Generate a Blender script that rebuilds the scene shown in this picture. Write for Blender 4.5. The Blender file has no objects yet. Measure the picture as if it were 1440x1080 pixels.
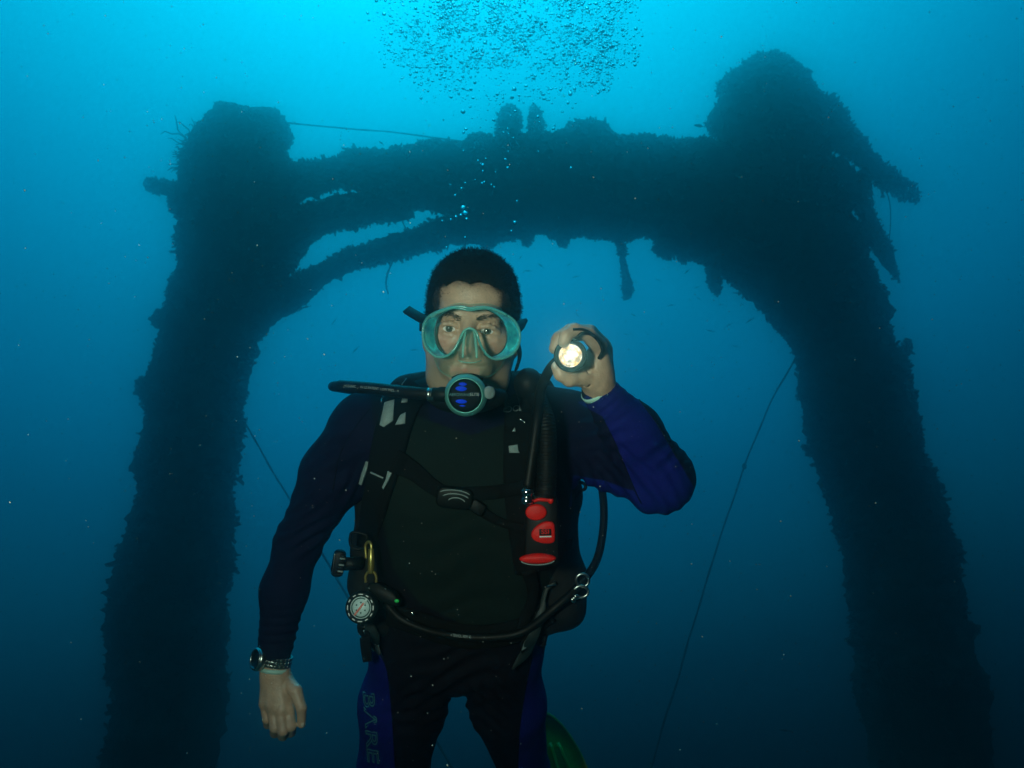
import bpy, bmesh, math, random
import numpy as np
from mathutils import Vector, Matrix, noise
from mathutils.bvhtree import BVHTree

random.seed(7)
rng = np.random.default_rng(7)
scene = bpy.context.scene
COL = scene.collection
R = math.radians

# ------------------------------------------------------------------ camera
PITCH = R(21.0)          # the camera looks up at the wreck
FPX = 1028.0             # focal length in pixels of the 1440 x 1080 photograph
CAMZ = 7.0               # height above the sea bed
CAM = np.array([0.0, 0.0, CAMZ])
cam_data = bpy.data.cameras.new('camera')
cam_data.sensor_width = 36.0
cam_data.lens = 36.0 * FPX / 1440.0
cam_data.clip_start = 0.02
cam_data.clip_end = 400.0
cam = bpy.data.objects.new('camera', cam_data)
cam.location = CAM
cam.rotation_euler = (R(90) + PITCH, 0, 0)
COL.objects.link(cam)
scene.camera = cam

# ------------------------------------------------------------------ render
scene.view_settings.view_transform = 'Standard'
scene.view_settings.look = 'None'
scene.view_settings.gamma = 1.0
scene.view_settings.exposure = 0.0
scene.view_settings.use_curve_mapping = False
cy = scene.cycles
cy.use_denoising = True
try:
    cy.denoiser = 'OPENIMAGEDENOISE'
    cy.denoising_input_passes = 'RGB_ALBEDO_NORMAL'
except Exception:
    pass
cy.max_bounces = 8
cy.diffuse_bounces = 2
cy.glossy_bounces = 3
cy.transmission_bounces = 4
cy.transparent_max_bounces = 32
cy.volume_bounces = 2
cy.caustics_reflective = False
cy.caustics_refractive = False
cy.sample_clamp_indirect = 4.0

# ------------------------------------------------------------------ world: daylight coming down through the sea
GLOW_EL, GLOW_AZ = R(70), R(-16)
GLOW = Vector((math.sin(GLOW_AZ) * math.cos(GLOW_EL), math.cos(GLOW_AZ) * math.cos(GLOW_EL), math.sin(GLOW_EL)))
world = bpy.data.worlds.new('World')
scene.world = world
world.use_nodes = True
wn, wl = world.node_tree.nodes, world.node_tree.links
wn.clear()
w_out = wn.new('ShaderNodeOutputWorld')
w_bg = wn.new('ShaderNodeBackground')
w_tc = wn.new('ShaderNodeTexCoord')
w_dot = wn.new('ShaderNodeVectorMath'); w_dot.operation = 'DOT_PRODUCT'
w_dot.inputs[1].default_value = GLOW
w_map = wn.new('ShaderNodeMapRange')
w_map.inputs['From Min'].default_value = -0.1; w_map.inputs['From Max'].default_value = 1.0
w_ramp = wn.new('ShaderNodeValToRGB')
WATER = [(-0.1, .0002, .0004), (0.05, .0003, .0006), (0.12, .0007, .0012), (0.2, .0034, .0066), (0.3, .0145, .0265),
         (0.4, .0430, .0760), (0.5, .0700, .1330), (0.6, .1300, .2450), (0.67, .176, .310), (0.74, .265, .455),
         (0.80, .385, .605), (0.85, .530, .775), (0.90, .710, .985), (0.95, 1.05, 1.30), (1.0, 1.30, 1.6)]
els = w_ramp.color_ramp.elements
while len(els) < len(WATER):
    els.new(0.5)
WGAIN = 1.15
for e, (t, g, b) in zip(els, WATER):
    e.position = (t + 0.1) / 1.1
for e, (t, g, b) in zip(els, WATER):
    e.color = (0.0005, g * .5 * WGAIN, b * .5 * WGAIN, 1)
w_bg.inputs['Strength'].default_value = 2.0
wl.new(w_tc.outputs['Generated'], w_dot.inputs[0])
wl.new(w_dot.outputs['Value'], w_map.inputs['Value'])
wl.new(w_map.outputs['Result'], w_ramp.inputs['Fac'])
wl.new(w_ramp.outputs['Color'], w_bg.inputs['Color'])
wl.new(w_bg.outputs['Background'], w_out.inputs['Surface'])

# ------------------------------------------------------------------ sun, blurred by the water above
sun_d = bpy.data.lights.new('sun', 'SUN')
sun_d.energy = 0.4
sun_d.angle = R(20)
sun_d.color = (0.05, 0.75, 1.0)
sun = bpy.data.objects.new('sun', sun_d)
sun.rotation_euler = (-GLOW).to_track_quat('-Z', 'Y').to_euler()
sun.location = (0, 0, 40)
COL.objects.link(sun)

# ------------------------------------------------------------------ the photographer's strobe (the diver is flash lit)
CP, SP = math.cos(PITCH), math.sin(PITCH)
C_R = np.array([1.0, 0, 0]); C_U = np.array([0, -SP, CP]); C_F = np.array([0, CP, SP])

def c2w(p):
    """camera frame (x right, y up, z towards the viewer) -> world"""
    p = np.asarray(p, float)
    return CAM + p[..., 0:1] * C_R + p[..., 1:2] * C_U - p[..., 2:3] * C_F

def Q(px, py, d):
    """photo pixel + depth -> camera frame"""
    return np.array([(px - 720.0) * d / FPX, (540.0 - py) * d / FPX, -d])

def W(px, py, d):
    return c2w(Q(px, py, d))

strobe_d = bpy.data.lights.new('camera_strobe', 'SPOT')
strobe_d.energy = 42.0
strobe_d.color = (0.80, 1.0, 0.78)
strobe_d.shadow_soft_size = 0.07
strobe_d.spot_size = R(84)
strobe_d.spot_blend = 0.9
strobe = bpy.data.objects.new('camera_strobe', strobe_d)
s_from = Vector(c2w(np.array([-0.33, 0.07, 0.02])))
s_to = Vector(W(680, 520, 1.2))
strobe.location = s_from
strobe.rotation_euler = (s_to - s_from).to_track_quat('-Z', 'Y').to_euler()
COL.objects.link(strobe)

# ------------------------------------------------------------------ mesh helpers (all shapes are lists of (verts, faces))
def cat(parts):
    vs, fs, n = [], [], 0
    for v, f in parts:
        v = np.asarray(v, float)
        vs.append(v)
        fs += [tuple(int(i) + n for i in q) for q in f]
        n += len(v)
    return np.concatenate(vs), fs

def fast_mesh(name, v, f):
    me = bpy.data.meshes.new(name)
    v = np.asarray(v, np.float32)
    f = np.asarray(f)
    if f.ndim == 2:
        k = f.shape[1]
        me.vertices.add(len(v)); me.vertices.foreach_set('co', v.ravel())
        me.loops.add(f.size); me.loops.foreach_set('vertex_index', f.astype(np.int32).ravel())
        me.polygons.add(len(f))
        me.polygons.foreach_set('loop_start', np.arange(0, f.size, k, dtype=np.int32))
        me.update(calc_edges=True)
    else:
        me.from_pydata(v.tolist(), [], f.tolist())
    return me

def obj(name, parts, mat, parent=None, frame='c', smooth=True, loc=None, kind=None):
    """link ONE mesh object; verts given in the camera frame ('c') or the world ('w')"""
    v, f = parts if isinstance(parts, tuple) else cat(parts)
    v = np.asarray(v, float)
    if frame == 'c':
        v = c2w(v)
    base = np.array(parent_loc(parent)) if parent is not None else np.array(loc if loc is not None else [v[:, 0].mean(), v[:, 1].mean(), v[:, 2].min()])
    if isinstance(f, np.ndarray) and f.ndim == 2:
        me = fast_mesh(name, v - base, f)
    else:
        me = bpy.data.meshes.new(name)
        me.from_pydata((v - base).tolist(), [], [tuple(int(i) for i in q) for q in f])
    if smooth:
        me.polygons.foreach_set('use_smooth', np.ones(len(me.polygons), bool))
    me.materials.append(mat)
    me.update()
    o = bpy.data.objects.new(name, me)
    COL.objects.link(o)
    if parent is None:
        o.location = base
    else:
        o.parent = parent
    o['_loc'] = [float(x) for x in base]
    if kind:
        o['kind'] = kind
    return o

def parent_loc(o):
    return list(o['_loc'])

def thing(name, label, cat_, loc, group=None):
    o = bpy.data.objects.new(name, None)
    o.empty_display_size = 0.05
    o.location = loc
    COL.objects.link(o)
    o['_loc'] = [float(x) for x in loc]
    return tag(o, label, cat_, group)

def tag(o, label, cat_, group=None):
    o['label'] = label; o['category'] = cat_
    if group:
        o['group'] = group
    return o

def spline(pts, n):
    """Catmull-Rom resampling of an (N, k) array"""
    p = np.asarray(pts, float)
    if len(p) == 2:
        t = np.linspace(0, 1, n)[:, None]
        return p[0] * (1 - t) + p[1] * t
    q = np.vstack([2 * p[0] - p[1], p, 2 * p[-1] - p[-2]])
    seg = np.linalg.norm(np.diff(p[:, :min(3, p.shape[1])], axis=0), axis=1)
    s = np.concatenate([[0], np.cumsum(seg)]); s /= max(s[-1], 1e-9)
    out = []
    for u in np.linspace(0, 1, n):
        i = min(int(np.searchsorted(s, u, side='right')) - 1, len(p) - 2)
        t = (u - s[i]) / max(s[i + 1] - s[i], 1e-9)
        a, b, c, d = q[i], q[i + 1], q[i + 2], q[i + 3]
        out.append(0.5 * ((2 * b) + (-a + c) * t + (2 * a - 5 * b + 4 * c - d) * t * t + (-a + 3 * b - 3 * c + d) * t ** 3))
    return np.array(out)

def frames(p, up=None):
    t = np.gradient(p, axis=0)
    t /= np.linalg.norm(t, axis=1)[:, None] + 1e-12
    n = np.zeros_like(p)
    ref = np.array(up if up is not None else ([0, 0, 1.0] if abs(t[0, 2]) < 0.9 else [1.0, 0, 0]))
    v = ref - t[0] * (ref @ t[0]); v /= np.linalg.norm(v)
    for i in range(len(p)):
        v = v - t[i] * (v @ t[i]); v /= np.linalg.norm(v) + 1e-12
        n[i] = v
    return t, n, np.cross(t, n)

def ring_faces(n, k, closed_u=False):
    i, j = np.meshgrid(np.arange(n if closed_u else n - 1), np.arange(k), indexing='ij')
    i2 = (i + 1) % n; j2 = (j + 1) % k
    return np.stack([i * k + j, i * k + j2, i2 * k + j2, i2 * k + j], -1).reshape(-1, 4)

def tube(pts, rad, seg=12, n=None, caps=True, up=None, flat=1.0, closed=False):
    """round tube along pts; rad a number or one per point; flat squashes along the second axis"""
    p = np.asarray(pts, float)
    r = np.full(len(p), rad, float) if np.isscalar(rad) else np.asarray(rad, float)
    if n:
        pr = spline(np.hstack([p, r[:, None]]), n)
        p, r = pr[:, :3], pr[:, 3]
    t, a, b = frames(p, up)
    th = np.linspace(0, 2 * np.pi, seg, endpoint=False)
    v = p[:, None, :] + r[:, None, None] * (np.cos(th)[None, :, None] * a[:, None, :] + flat * np.sin(th)[None, :, None] * b[:, None, :])
    v = v.reshape(-1, 3)
    f = [tuple(q) for q in ring_faces(len(p), seg, closed)]
    if caps and not closed:
        f.append(tuple(range(seg - 1, -1, -1)))
        f.append(tuple(range((len(p) - 1) * seg, len(p) * seg)))
    return v, f

def ribbon(pts, nrm, width, thick, n=None):
    """strap: rectangular section swept along pts, lying flat against normal nrm"""
    p = np.asarray(pts, float); m = np.asarray(nrm, float)
    w = np.full(len(p), width, float) if np.isscalar(width) else np.asarray(width, float)
    if n:
        s = spline(np.hstack([p, m, w[:, None]]), n)
        p, m, w = s[:, :3], s[:, 3:6], s[:, 6]
    t = np.gradient(p, axis=0); t /= np.linalg.norm(t, axis=1)[:, None] + 1e-12
    m = m - t * (m * t).sum(1)[:, None]; m /= np.linalg.norm(m, axis=1)[:, None] + 1e-12
    b = np.cross(t, m)
    h = thick / 2
    prof = [(-.5, -h), (-.5, h * .5), (-.44, h), (.44, h), (.5, h * .5), (.5, -h)]
    v = np.stack([p + b * (x * w)[:, None] + m * y for x, y in prof], 1).reshape(-1, 3)
    k = len(prof)
    f = [tuple(q) for q in ring_faces(len(p), k)]
    f.append(tuple(range(k - 1, -1, -1))); f.append(tuple(range((len(p) - 1) * k, len(p) * k)))
    return v, f

def lathe(profile, centre, axis, seg=32, up=None, sx=1.0, sy=1.0, caps=True):
    """profile: list of (radius, height along axis)"""
    ax = np.asarray(axis, float); ax /= np.linalg.norm(ax)
    ref = np.array(up if up is not None else ([0, 1.0, 0] if abs(ax[1]) < .9 else [1.0, 0, 0]))
    a = ref - ax * (ref @ ax); a /= np.linalg.norm(a); b = np.cross(ax, a)
    th = np.linspace(0, 2 * np.pi, seg, endpoint=False)
    v = []
    for r, h in profile:
        r = max(r, 1e-5)
        v.append(np.asarray(centre) + h * ax + r * (sy * np.cos(th)[:, None] * a + sx * np.sin(th)[:, None] * b))
    v = np.concatenate(v)
    f = [tuple(q[::-1]) for q in ring_faces(len(profile), seg)]
    if caps:
        f.append(tuple(range(seg))); f.append(tuple(range(len(profile) * seg - 1, (len(profile) - 1) * seg - 1, -1)))
    return v, f

def ball(centre, rx, ry=None, rz=None, seg=20, rings=12, basis=None):
    ry = rx if ry is None else ry; rz = rx if rz is None else rz
    v = [[0, 0, 1.0]]
    for i in range(1, rings):
        a = math.pi * i / rings
        for j in range(seg):
            b = 2 * math.pi * j / seg
            v.append([math.sin(a) * math.cos(b), math.sin(a) * math.sin(b), math.cos(a)])
    v.append([0, 0, -1.0])
    v = np.array(v) * np.array([rx, ry, rz])
    if basis is not None:
        v = v @ np.asarray(basis)
    f = [(0, 1 + j, 1 + (j + 1) % seg) for j in range(seg)]
    for i in range(rings - 2):
        for j in range(seg):
            a = 1 + i * seg + j; b = 1 + i * seg + (j + 1) % seg
            f.append((a, a + seg, b + seg, b))
    last = len(v) - 1; o = 1 + (rings - 2) * seg
    f += [(last, o + (j + 1) % seg, o + j) for j in range(seg)]
    return v + np.asarray(centre), f

def slab(outline, z0, z1, bevel=0.0, origin=(0, 0, 0), basis=None):
    """extrude a 2D outline (counter-clockwise) along z with a small bevel on the front; basis rows map x, y, z"""
    o = np.asarray(outline, float); k = len(o); c = o.mean(0)
    d = o - c; L = np.linalg.norm(d, axis=1)[:, None]
    inn = c + d * np.maximum(0.1, 1 - bevel / L)
    rows = [np.c_[o, np.full(k, z0)], np.c_[o, np.full(k, z1 - bevel)], np.c_[(inn + o) / 2 + (o - inn) * .2, np.full(k, z1 - bevel * .35)], np.c_[inn, np.full(k, z1)]]
    v = np.concatenate(rows)
    f = [tuple(q) for q in ring_faces(4, k)]
    f.append(tuple(range(k - 1, -1, -1))); f.append(tuple(range(3 * k, 4 * k)))
    if basis is not None:
        v = v @ np.asarray(basis)
    return v + np.asarray(origin), f

def rrect(w, h, r, n=5):
    pts = []
    for cx, cyy, a0 in ((w / 2 - r, h / 2 - r, 0), (-w / 2 + r, h / 2 - r, 90), (-w / 2 + r, -h / 2 + r, 180), (w / 2 - r, -h / 2 + r, 270)):
        for i in range(n):
            a = R(a0 + 90 * i / (n - 1))
            pts.append((cx + r * math.cos(a), cyy + r * math.sin(a)))
    return pts

# ------------------------------------------------------------------ materials
def mat(name, col, rough=0.6, metal=0.0, var=0.0, vscale=20.0, bump=0.0, bscale=200.0, spec=0.5, col2=None, sheen=0.0, coat=0.0, sss=0.0):
    m = bpy.data.materials.new(name); m.use_nodes = True
    n, l = m.node_tree.nodes, m.node_tree.links
    b = n['Principled BSDF']
    b.inputs['Base Color'].default_value = (*col, 1)
    b.inputs['Roughness'].default_value = rough
    b.inputs['Metallic'].default_value = metal
    b.inputs['Specular IOR Level'].default_value = spec
    if coat:
        b.inputs['Coat Weight'].default_value = coat
        b.inputs['Coat Roughness'].default_value = 0.1
    if sss:
        b.inputs['Subsurface Weight'].default_value = sss
        b.inputs['Subsurface Radius'].default_value = (0.012, 0.005, 0.003)
        b.inputs['Subsurface Scale'].default_value = 0.5
    if var > 0 or col2:
        tc = n.new('ShaderNodeTexCoord')
        nz = n.new('ShaderNodeTexNoise'); nz.inputs['Scale'].default_value = vscale; nz.inputs['Detail'].default_value = 6
        nz.inputs['Roughness'].default_value = 0.65
        mx = n.new('ShaderNodeMix'); mx.data_type = 'RGBA'
        rp = n.new('ShaderNodeMapRange'); rp.inputs['From Min'].default_value = 0.35; rp.inputs['From Max'].default_value = 0.65
        c2 = col2 if col2 else tuple(c * (1 - var) for c in col)
        c1 = col if col2 else tuple(min(1, c * (1 + var)) for c in col)
        mx.inputs['A'].default_value = (*c1, 1); mx.inputs['B'].default_value = (*c2, 1)
        l.new(tc.outputs['Object'], nz.inputs['Vector']); l.new(nz.outputs['Fac'], rp.inputs['Value'])
        l.new(rp.outputs['Result'], mx.inputs['Factor']); l.new(mx.outputs['Result'], b.inputs['Base Color'])
    if bump > 0:
        tc2 = n.new('ShaderNodeTexCoord')
        nb = n.new('ShaderNodeTexNoise'); nb.inputs['Scale'].default_value = bscale; nb.inputs['Detail'].default_value = 3
        bp = n.new('ShaderNodeBump'); bp.inputs['Strength'].default_value = bump; bp.inputs['Distance'].default_value = 0.002
        l.new(tc2.outputs['Object'], nb.inputs['Vector']); l.new(nb.outputs['Fac'], bp.inputs['Height']); l.new(bp.outputs['Normal'], b.inputs['Normal'])
    return m

M = {}
M['growth'] = mat('marine_growth', (.060, .052, .040), .95, var=.6, vscale=3.0, bump=.6, bscale=30, spec=.1)
M['growth_tuft'] = mat('growth_tufts', (.070, .060, .040), .95, var=.6, vscale=5.0, spec=.1)
M['sand'] = mat('silty_sand', (.16, .14, .10), .95, var=.3, vscale=2.0, spec=.1)
M['rope'] = mat('weedy_rope', (.05, .05, .04), .9, var=.4, vscale=40, spec=.1)
M['fish'] = mat('fish_skin', (.05, .055, .06), .5)
# ------------------------------------------------------------------ sea bed (below the frame)
def seabed():
    n = 64
    xs = np.linspace(-9.5, 9.5, n); ys = np.linspace(-3.5, 11, n)
    v = np.array([[x, y, 0.25 * noise.noise(Vector((x * .15, y * .15, 0))) + .06 * noise.noise(Vector((x * .8, y * .8, 3)))] for x in xs for y in ys])
    f = np.array([[i * n + j, (i + 1) * n + j, (i + 1) * n + j + 1, i * n + j + 1] for i in range(n - 1) for j in range(n - 1)])
    o = obj('seabed', (v, f), M['sand'], frame='w')
    o['kind'] = 'structure'
seabed()

# ------------------------------------------------------------------ the wreck's goalpost mast
WD = 7.6   # metres to the plane of the mast

def A(px, py, dy=0.0):
    """photo pixel -> point on the upright plane of the mast; also metres per pixel there"""
    r = (px - 720.0) / FPX * C_R + (540.0 - py) / FPX * C_U + C_F
    d = (WD + dy) / r[1]
    return CAM + r * d, d / FPX

def nz(p, s, o=0.0):
    return noise.noise(Vector((p[0] * s + o, p[1] * s - o, p[2] * s + 2 * o)))

def crust(v, nrm, amp, off):
    out = np.empty_like(v)
    for i in range(len(v)):
        p = v[i]
        a = 0.6 * nz(p, 1.1, off) + .6 * nz(p, 2.8, off + 5) + .55 * abs(nz(p, 6.5, off + 9)) + .5 * abs(nz(p, 15.0, off + 3)) + .3 * nz(p, 34.0, off + 7) - .38
        out[i] = p + nrm[i] * a * amp
    return out

def beam(name, path, amp, off, parent, seg=110, step=0.03, flat=1.0, round_end=(False, False), tufts=900, tuft=.06):
    """path: (px, py, half width in px[, dy]) - an overgrown steel tube"""
    P, r = [], []
    for q in path:
        p, s = A(q[0], q[1], q[3] if len(q) > 3 else 0.0)
        P.append(p); r.append(q[2] * s)
    P = np.array(P); r = np.array(r)
    L = np.linalg.norm(np.diff(P, axis=0), axis=1).sum()
    n = max(8, int(L / step))
    pr = spline(np.hstack([P, r[:, None]]), n)
    p, rr = pr[:, :3], np.maximum(pr[:, 3], .01)
    k = 7
    for end, on in enumerate(round_end):
        if on:
            idx = range(k) if end == 0 else range(n - 1, n - 1 - k, -1)
            for c, i in enumerate(idx):
                rr[i] *= math.sqrt(max(0.02, 1 - (1 - c / k) ** 2))
    t, a, b = frames(p, up=(0, 1.0, 0))
    th = np.linspace(0, 2 * np.pi, seg, endpoint=False)
    nr = (np.cos(th)[None, :, None] * a[:, None, :] + np.sin(th)[None, :, None] * b[:, None, :])
    v = p[:, None, :] + (rr * 1.0)[:, None, None] * np.stack([nr], 0)[0] * np.array([1, flat, 1])
    v = v.reshape(-1, 3); nrm = nr.reshape(-1, 3)
    v = crust(v, nrm, amp, off)
    f = ring_faces(n, seg)
    v = np.vstack([v, p[0], p[-1]])
    fs = [tuple(q) for q in f]
    c0, c1 = len(v) - 2, len(v) - 1
    fs += [(c0, (j + 1) % seg, j) for j in range(seg)] + [(c1, (n - 1) * seg + j, (n - 1) * seg + (j + 1) % seg) for j in range(seg)]
    o = obj(name, (v, fs), M['growth'], parent, frame='w')
    # weed, hydroids and shells that make the outline ragged
    if tufts:
        m = int(tufts * 6)
        ii = rng.integers(0, len(nrm), m)
        pk = np.array([nz(q, 3.2, off + 2) for q in v[ii]])
        ii = ii[rng.random(m) < np.clip(.35 + 1.3 * pk, .06, 1)]
        m = len(ii)
        big = np.array([1 + 1.1 * max(0, nz(q, 1.7, off + 8)) for q in v[ii]])[:, None]
        base = v[ii]; nn = nrm[ii] + rng.normal(0, .5, (m, 3)); nn /= np.linalg.norm(nn, axis=1)[:, None]
        e1 = np.cross(nn, rng.normal(0, 1, (m, 3))); e1 /= np.linalg.norm(e1, axis=1)[:, None]
        e2 = np.cross(nn, e1)
        h = big * tuft * .42 * np.minimum(rng.gamma(1.4, .55, m), 2.8)[:, None]; w = .008 + h * rng.uniform(.10, .35, (m, 1))
        vs = np.stack([base - nn * .02 - e1 * w, base - nn * .02 + e1 * w, base + nn * h + e1 * w * .5 + e2 * w * .5, base + nn * h * .8 - e1 * w * .7,
                       base - nn * .02 - e2 * w, base - nn * .02 + e2 * w, base + nn * h * .9 + e2 * w * .6, base + nn * h * .7 - e2 * w * .6 + e1 * w * .4], 1).reshape(-1, 3)
        q0 = np.arange(m)[:, None] * 8
        ff = np.concatenate([q0 + np.array([[0, 1, 2, 3]]), q0 + np.array([[4, 5, 6, 7]])])
        return o, (vs, ff)
    return o, None

wreck_base = A(720, 1080)[0]; wreck_base[2] = 0.0
wreck = thing('wreck_mast', 'huge dark goalpost mast of a sunken ship, overgrown, arching behind the diver', 'wreck', wreck_base)
TUFTS = []
def B(*a, **k):
    o, t = beam(*a, parent=wreck, **k)
    if t:
        v, f = t
        g = obj('growth', (v, f), M['growth_tuft'], o, frame='w', smooth=False, kind='stuff')
    return o
def below(px, py, hw, px2, drop=None):
    """continue a post down to the sea bed"""
    p, s = A(px, py)
    return p, s

# each post runs from the sea bed up to its encrusted head
def px_of(pt):
    d = pt - CAM
    z = d @ C_F
    return 720 + FPX * (d @ C_R) / z, 540 - FPX * (d @ C_U) / z

def foot(px, py, hw):
    p, s = A(px, py)
    q = p.copy(); q[2] = -0.2
    u = px_of(q)
    return (u[0], u[1], hw * s / A(u[0], u[1])[1])

B('post', [foot(222, 1080, 77), (222, 1080, 77), (237, 900, 75), (253, 740, 70), (269, 620, 66), (286, 520, 64), (299, 440, 64), (311, 380, 64), (324, 320, 70), (332, 262, 74), (338, 215, 68), (350, 180, 48), (357, 165, 30)],
  amp=.13, off=1.0, round_end=(False, True), tufts=8500, tuft=.055)
B('post', [foot(1310, 1080, 80), (1310, 1080, 80), (1292, 950, 76), (1266, 800, 72), (1238, 680, 71), (1208, 580, 72), (1183, 480, 66), (1158, 400, 70), (1124, 330, 74), (1096, 260, 74), (1086, 200, 74), (1079, 150, 68), (1078, 115, 52), (1078, 92, 30)],
  amp=.13, off=4.0, round_end=(False, True), tufts=9000, tuft=.055)
B('crossbeam', [(345, 285, 55), (430, 252, 26), (500, 243, 28), (570, 250, 42), (650, 248, 52), (710, 262, 68), (780, 260, 70), (860, 262, 72), (940, 270, 72), (1010, 290, 84), (1090, 310, 90)],
  amp=.12, off=7.0, tufts=6000, tuft=.052)
# curved gusset under the right end, joining beam and post
B('gusset', [(930, 312, 32), (990, 326, 38), (1050, 356, 42), (1100, 398, 44), (1142, 455, 40), (1168, 520, 32)], amp=.09, off=9.0, tufts=1800, tuft=.06)
B('gusset', [(335, 400, 44), (378, 355, 42), (420, 322, 32), (465, 303, 24), (510, 294, 23), (575, 277, 26)], amp=.11, off=10.0, tufts=1500, tuft=.06)
B('brace', [(340, 450, 30), (392, 423, 26), (440, 393, 22), (490, 368, 20), (545, 351, 19), (600, 335, 18), (650, 322, 19), (690, 318, 26), (730, 312, 20)], amp=.10, off=12.0, tufts=1800, tuft=.05, seg=48)
# fallen derrick arm on the right head
B('derrick_arm', [(1085, 150, 34), (1130, 160, 32), (1165, 178, 25), (1200, 206, 17), (1227, 232, 13), (1250, 252, 11), (1272, 267, 11), (1291, 281, 8)], amp=.05, off=14.0, tufts=1600, tuft=.06, round_end=(False, True), seg=48)
B('stay_bar', [(1178, 225, 10), (1203, 270, 10), (1226, 318, 11), (1245, 358, 10), (1264, 396, 5)], amp=.045, off=16.0, tufts=700, tuft=.05, round_end=(False, True), seg=32)
B('bracket', [(290, 278, 22), (262, 272, 15), (238, 267, 11), (220, 262, 9), (206, 258, 7)], amp=.04, off=17.0, tufts=420, tuft=.055, round_end=(False, True), seg=32)
B('stub', [(715, 215, 17), (716, 185, 16), (717, 165, 15), (716, 150, 12)], amp=.05, off=18.0, tufts=420, tuft=.05, round_end=(False, True), seg=32)
B('stub', [(754, 215, 13), (754, 185, 11), (753, 165, 11), (751, 148, 10)], amp=.045, off=19.0, tufts=360, tuft=.05, round_end=(False, True), seg=32)
B('coral_head', [(790, 200, 20), (815, 188, 20), (840, 190, 18), (862, 200, 12)], amp=.06, off=20.0, tufts=420, tuft=.06, round_end=(True, True), seg=40)
B('coral_head', [(590, 215, 14), (612, 208, 14), (635, 212, 12)], amp=.05, off=21.0, tufts=240, tuft=.05, round_end=(True, True), seg=32)
B('coral_head', [(305, 215, 22), (285, 228, 20), (270, 250, 16)], amp=.08, off=22.0, tufts=1100, tuft=.08, round_end=(True, True), seg=40)
B('coral_head', [(330, 190, 30), (375, 180, 26), (402, 205, 16)], amp=.06, off=23.0, tufts=420, tuft=.05, round_end=(True, True), seg=40)
B('coral_head', [(1050, 110, 26), (1078, 96, 22), (1110, 112, 22), (1136, 140, 18)], amp=.06, off=24.0, tufts=500, tuft=.05, round_end=(True, True), seg=40)
B('coral_head', [(1160, 640, 22), (1142, 634, 14), (1132, 628, 9)], amp=.05, off=25.0, tufts=240, tuft=.05, round_end=(True, True), seg=32)
B('coral_head', [(1300, 680, 18), (1318, 684, 11), (1326, 686, 7)], amp=.03, off=26.0, tufts=160, tuft=.04, round_end=(True, True), seg=28)
B('coral_head', [(1345, 886, 18), (1366, 884, 10), (1376, 884, 6)], amp=.03, off=27.0, tufts=160, tuft=.045, round_end=(True, True), seg=28)
B('coral_head', [(1215, 905, 14), (1198, 902, 8), (1190, 900, 5)], amp=.03, off=28.0, tufts=160, tuft=.045, round_end=(True, True), seg=28)
B('coral_head', [(262, 300, 26), (256, 285, 18), (254, 262, 10)], amp=.05, off=29.0, tufts=300, tuft=.05, round_end=(True, True), seg=32)
B('hanging_growth', [(868, 330, 7), (874, 350, 7), (877, 375, 6), (882, 395, 8), (882, 412, 9), (881, 420, 6)], amp=.035, off=30.0, tufts=420, tuft=.035, round_end=(False, True), seg=28)
B('hanging_growth', [(1000, 360, 7), (1003, 385, 7), (1006, 402, 8), (1009, 416, 5)], amp=.03, off=31.0, tufts=260, tuft=.035, round_end=(False, True), seg=28)
B('hanging_growth', [(740, 325, 14), (741, 336, 10), (742, 345, 5)], amp=.03, off=32.0, tufts=320, tuft=.055, round_end=(False, True), seg=28)
B('hanging_growth', [(690, 330, 16), (686, 342, 14), (684, 350, 8)], amp=.03, off=33.0, tufts=200, tuft=.035, round_end=(False, True), seg=28)
B('hanging_growth', [(935, 345, 14), (937, 355, 10), (940, 364, 5)], amp=.03, off=34.0, tufts=320, tuft=.05, round_end=(False, True), seg=28)
B('hanging_growth', [(1205, 245, 6), (1212, 262, 6), (1216, 275, 3)], amp=.03, off=35.0, tufts=260, tuft=.05, round_end=(False, True), seg=28)

for k, (path, amp) in enumerate((([(1062, 108, 14), (1080, 95, 15), (1096, 97, 13)], .04), ([(1020, 140, 20), (1030, 118, 16), (1046, 100, 9)], .05), ([(1120, 150, 26), (1140, 148, 17), (1150, 158, 12)], .045),
                                ([(1012, 190, 16), (1006, 170, 12), (1008, 150, 8)], .04), ([(470, 228, 14), (500, 222, 13), (530, 224, 10)], .04), ([(895, 205, 10), (920, 204, 9), (945, 208, 7)], .03),
                                ([(425, 240, 14), (440, 238, 11), (452, 240, 7)], .03), ([(205, 560, 12), (200, 545, 9), (199, 530, 5)], .04), ([(228, 460, 16), (222, 446, 10), (222, 436, 5)], .04), ([(1270, 500, 14), (1276, 490, 9), (1276, 478, 5)], .03),
                                ([(360, 178, 12), (372, 170, 12), (386, 176, 8)], .04), ([(650, 205, 12), (680, 200, 12), (700, 202, 9)], .03))):
    B('coral_head', path, amp=amp, off=50.0 + k, tufts=200, tuft=.05, round_end=(True, True), seg=32)
for k, path in enumerate(([(1216, 238, 6), (1222, 258, 5), (1224, 272, 4), (1228, 284, 2)], [(1236, 250, 5), (1240, 266, 4), (1242, 276, 2)], [(1196, 236, 6), (1204, 256, 5), (1206, 276, 4), (1212, 300, 3)],
                          [(1206, 320, 6), (1216, 336, 5), (1220, 352, 3)], [(1262, 262, 4), (1264, 274, 3), (1266, 282, 2)], [(960, 352, 8), (962, 362, 5), (960, 370, 3)], [(1040, 388, 7), (1043, 398, 4), (1042, 406, 2)], [(790, 332, 9), (792, 340, 6), (794, 346, 3)])):
    B('hanging_growth', path, amp=.03, off=70.0 + k, tufts=160, tuft=.05, round_end=(False, True), seg=20)

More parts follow.
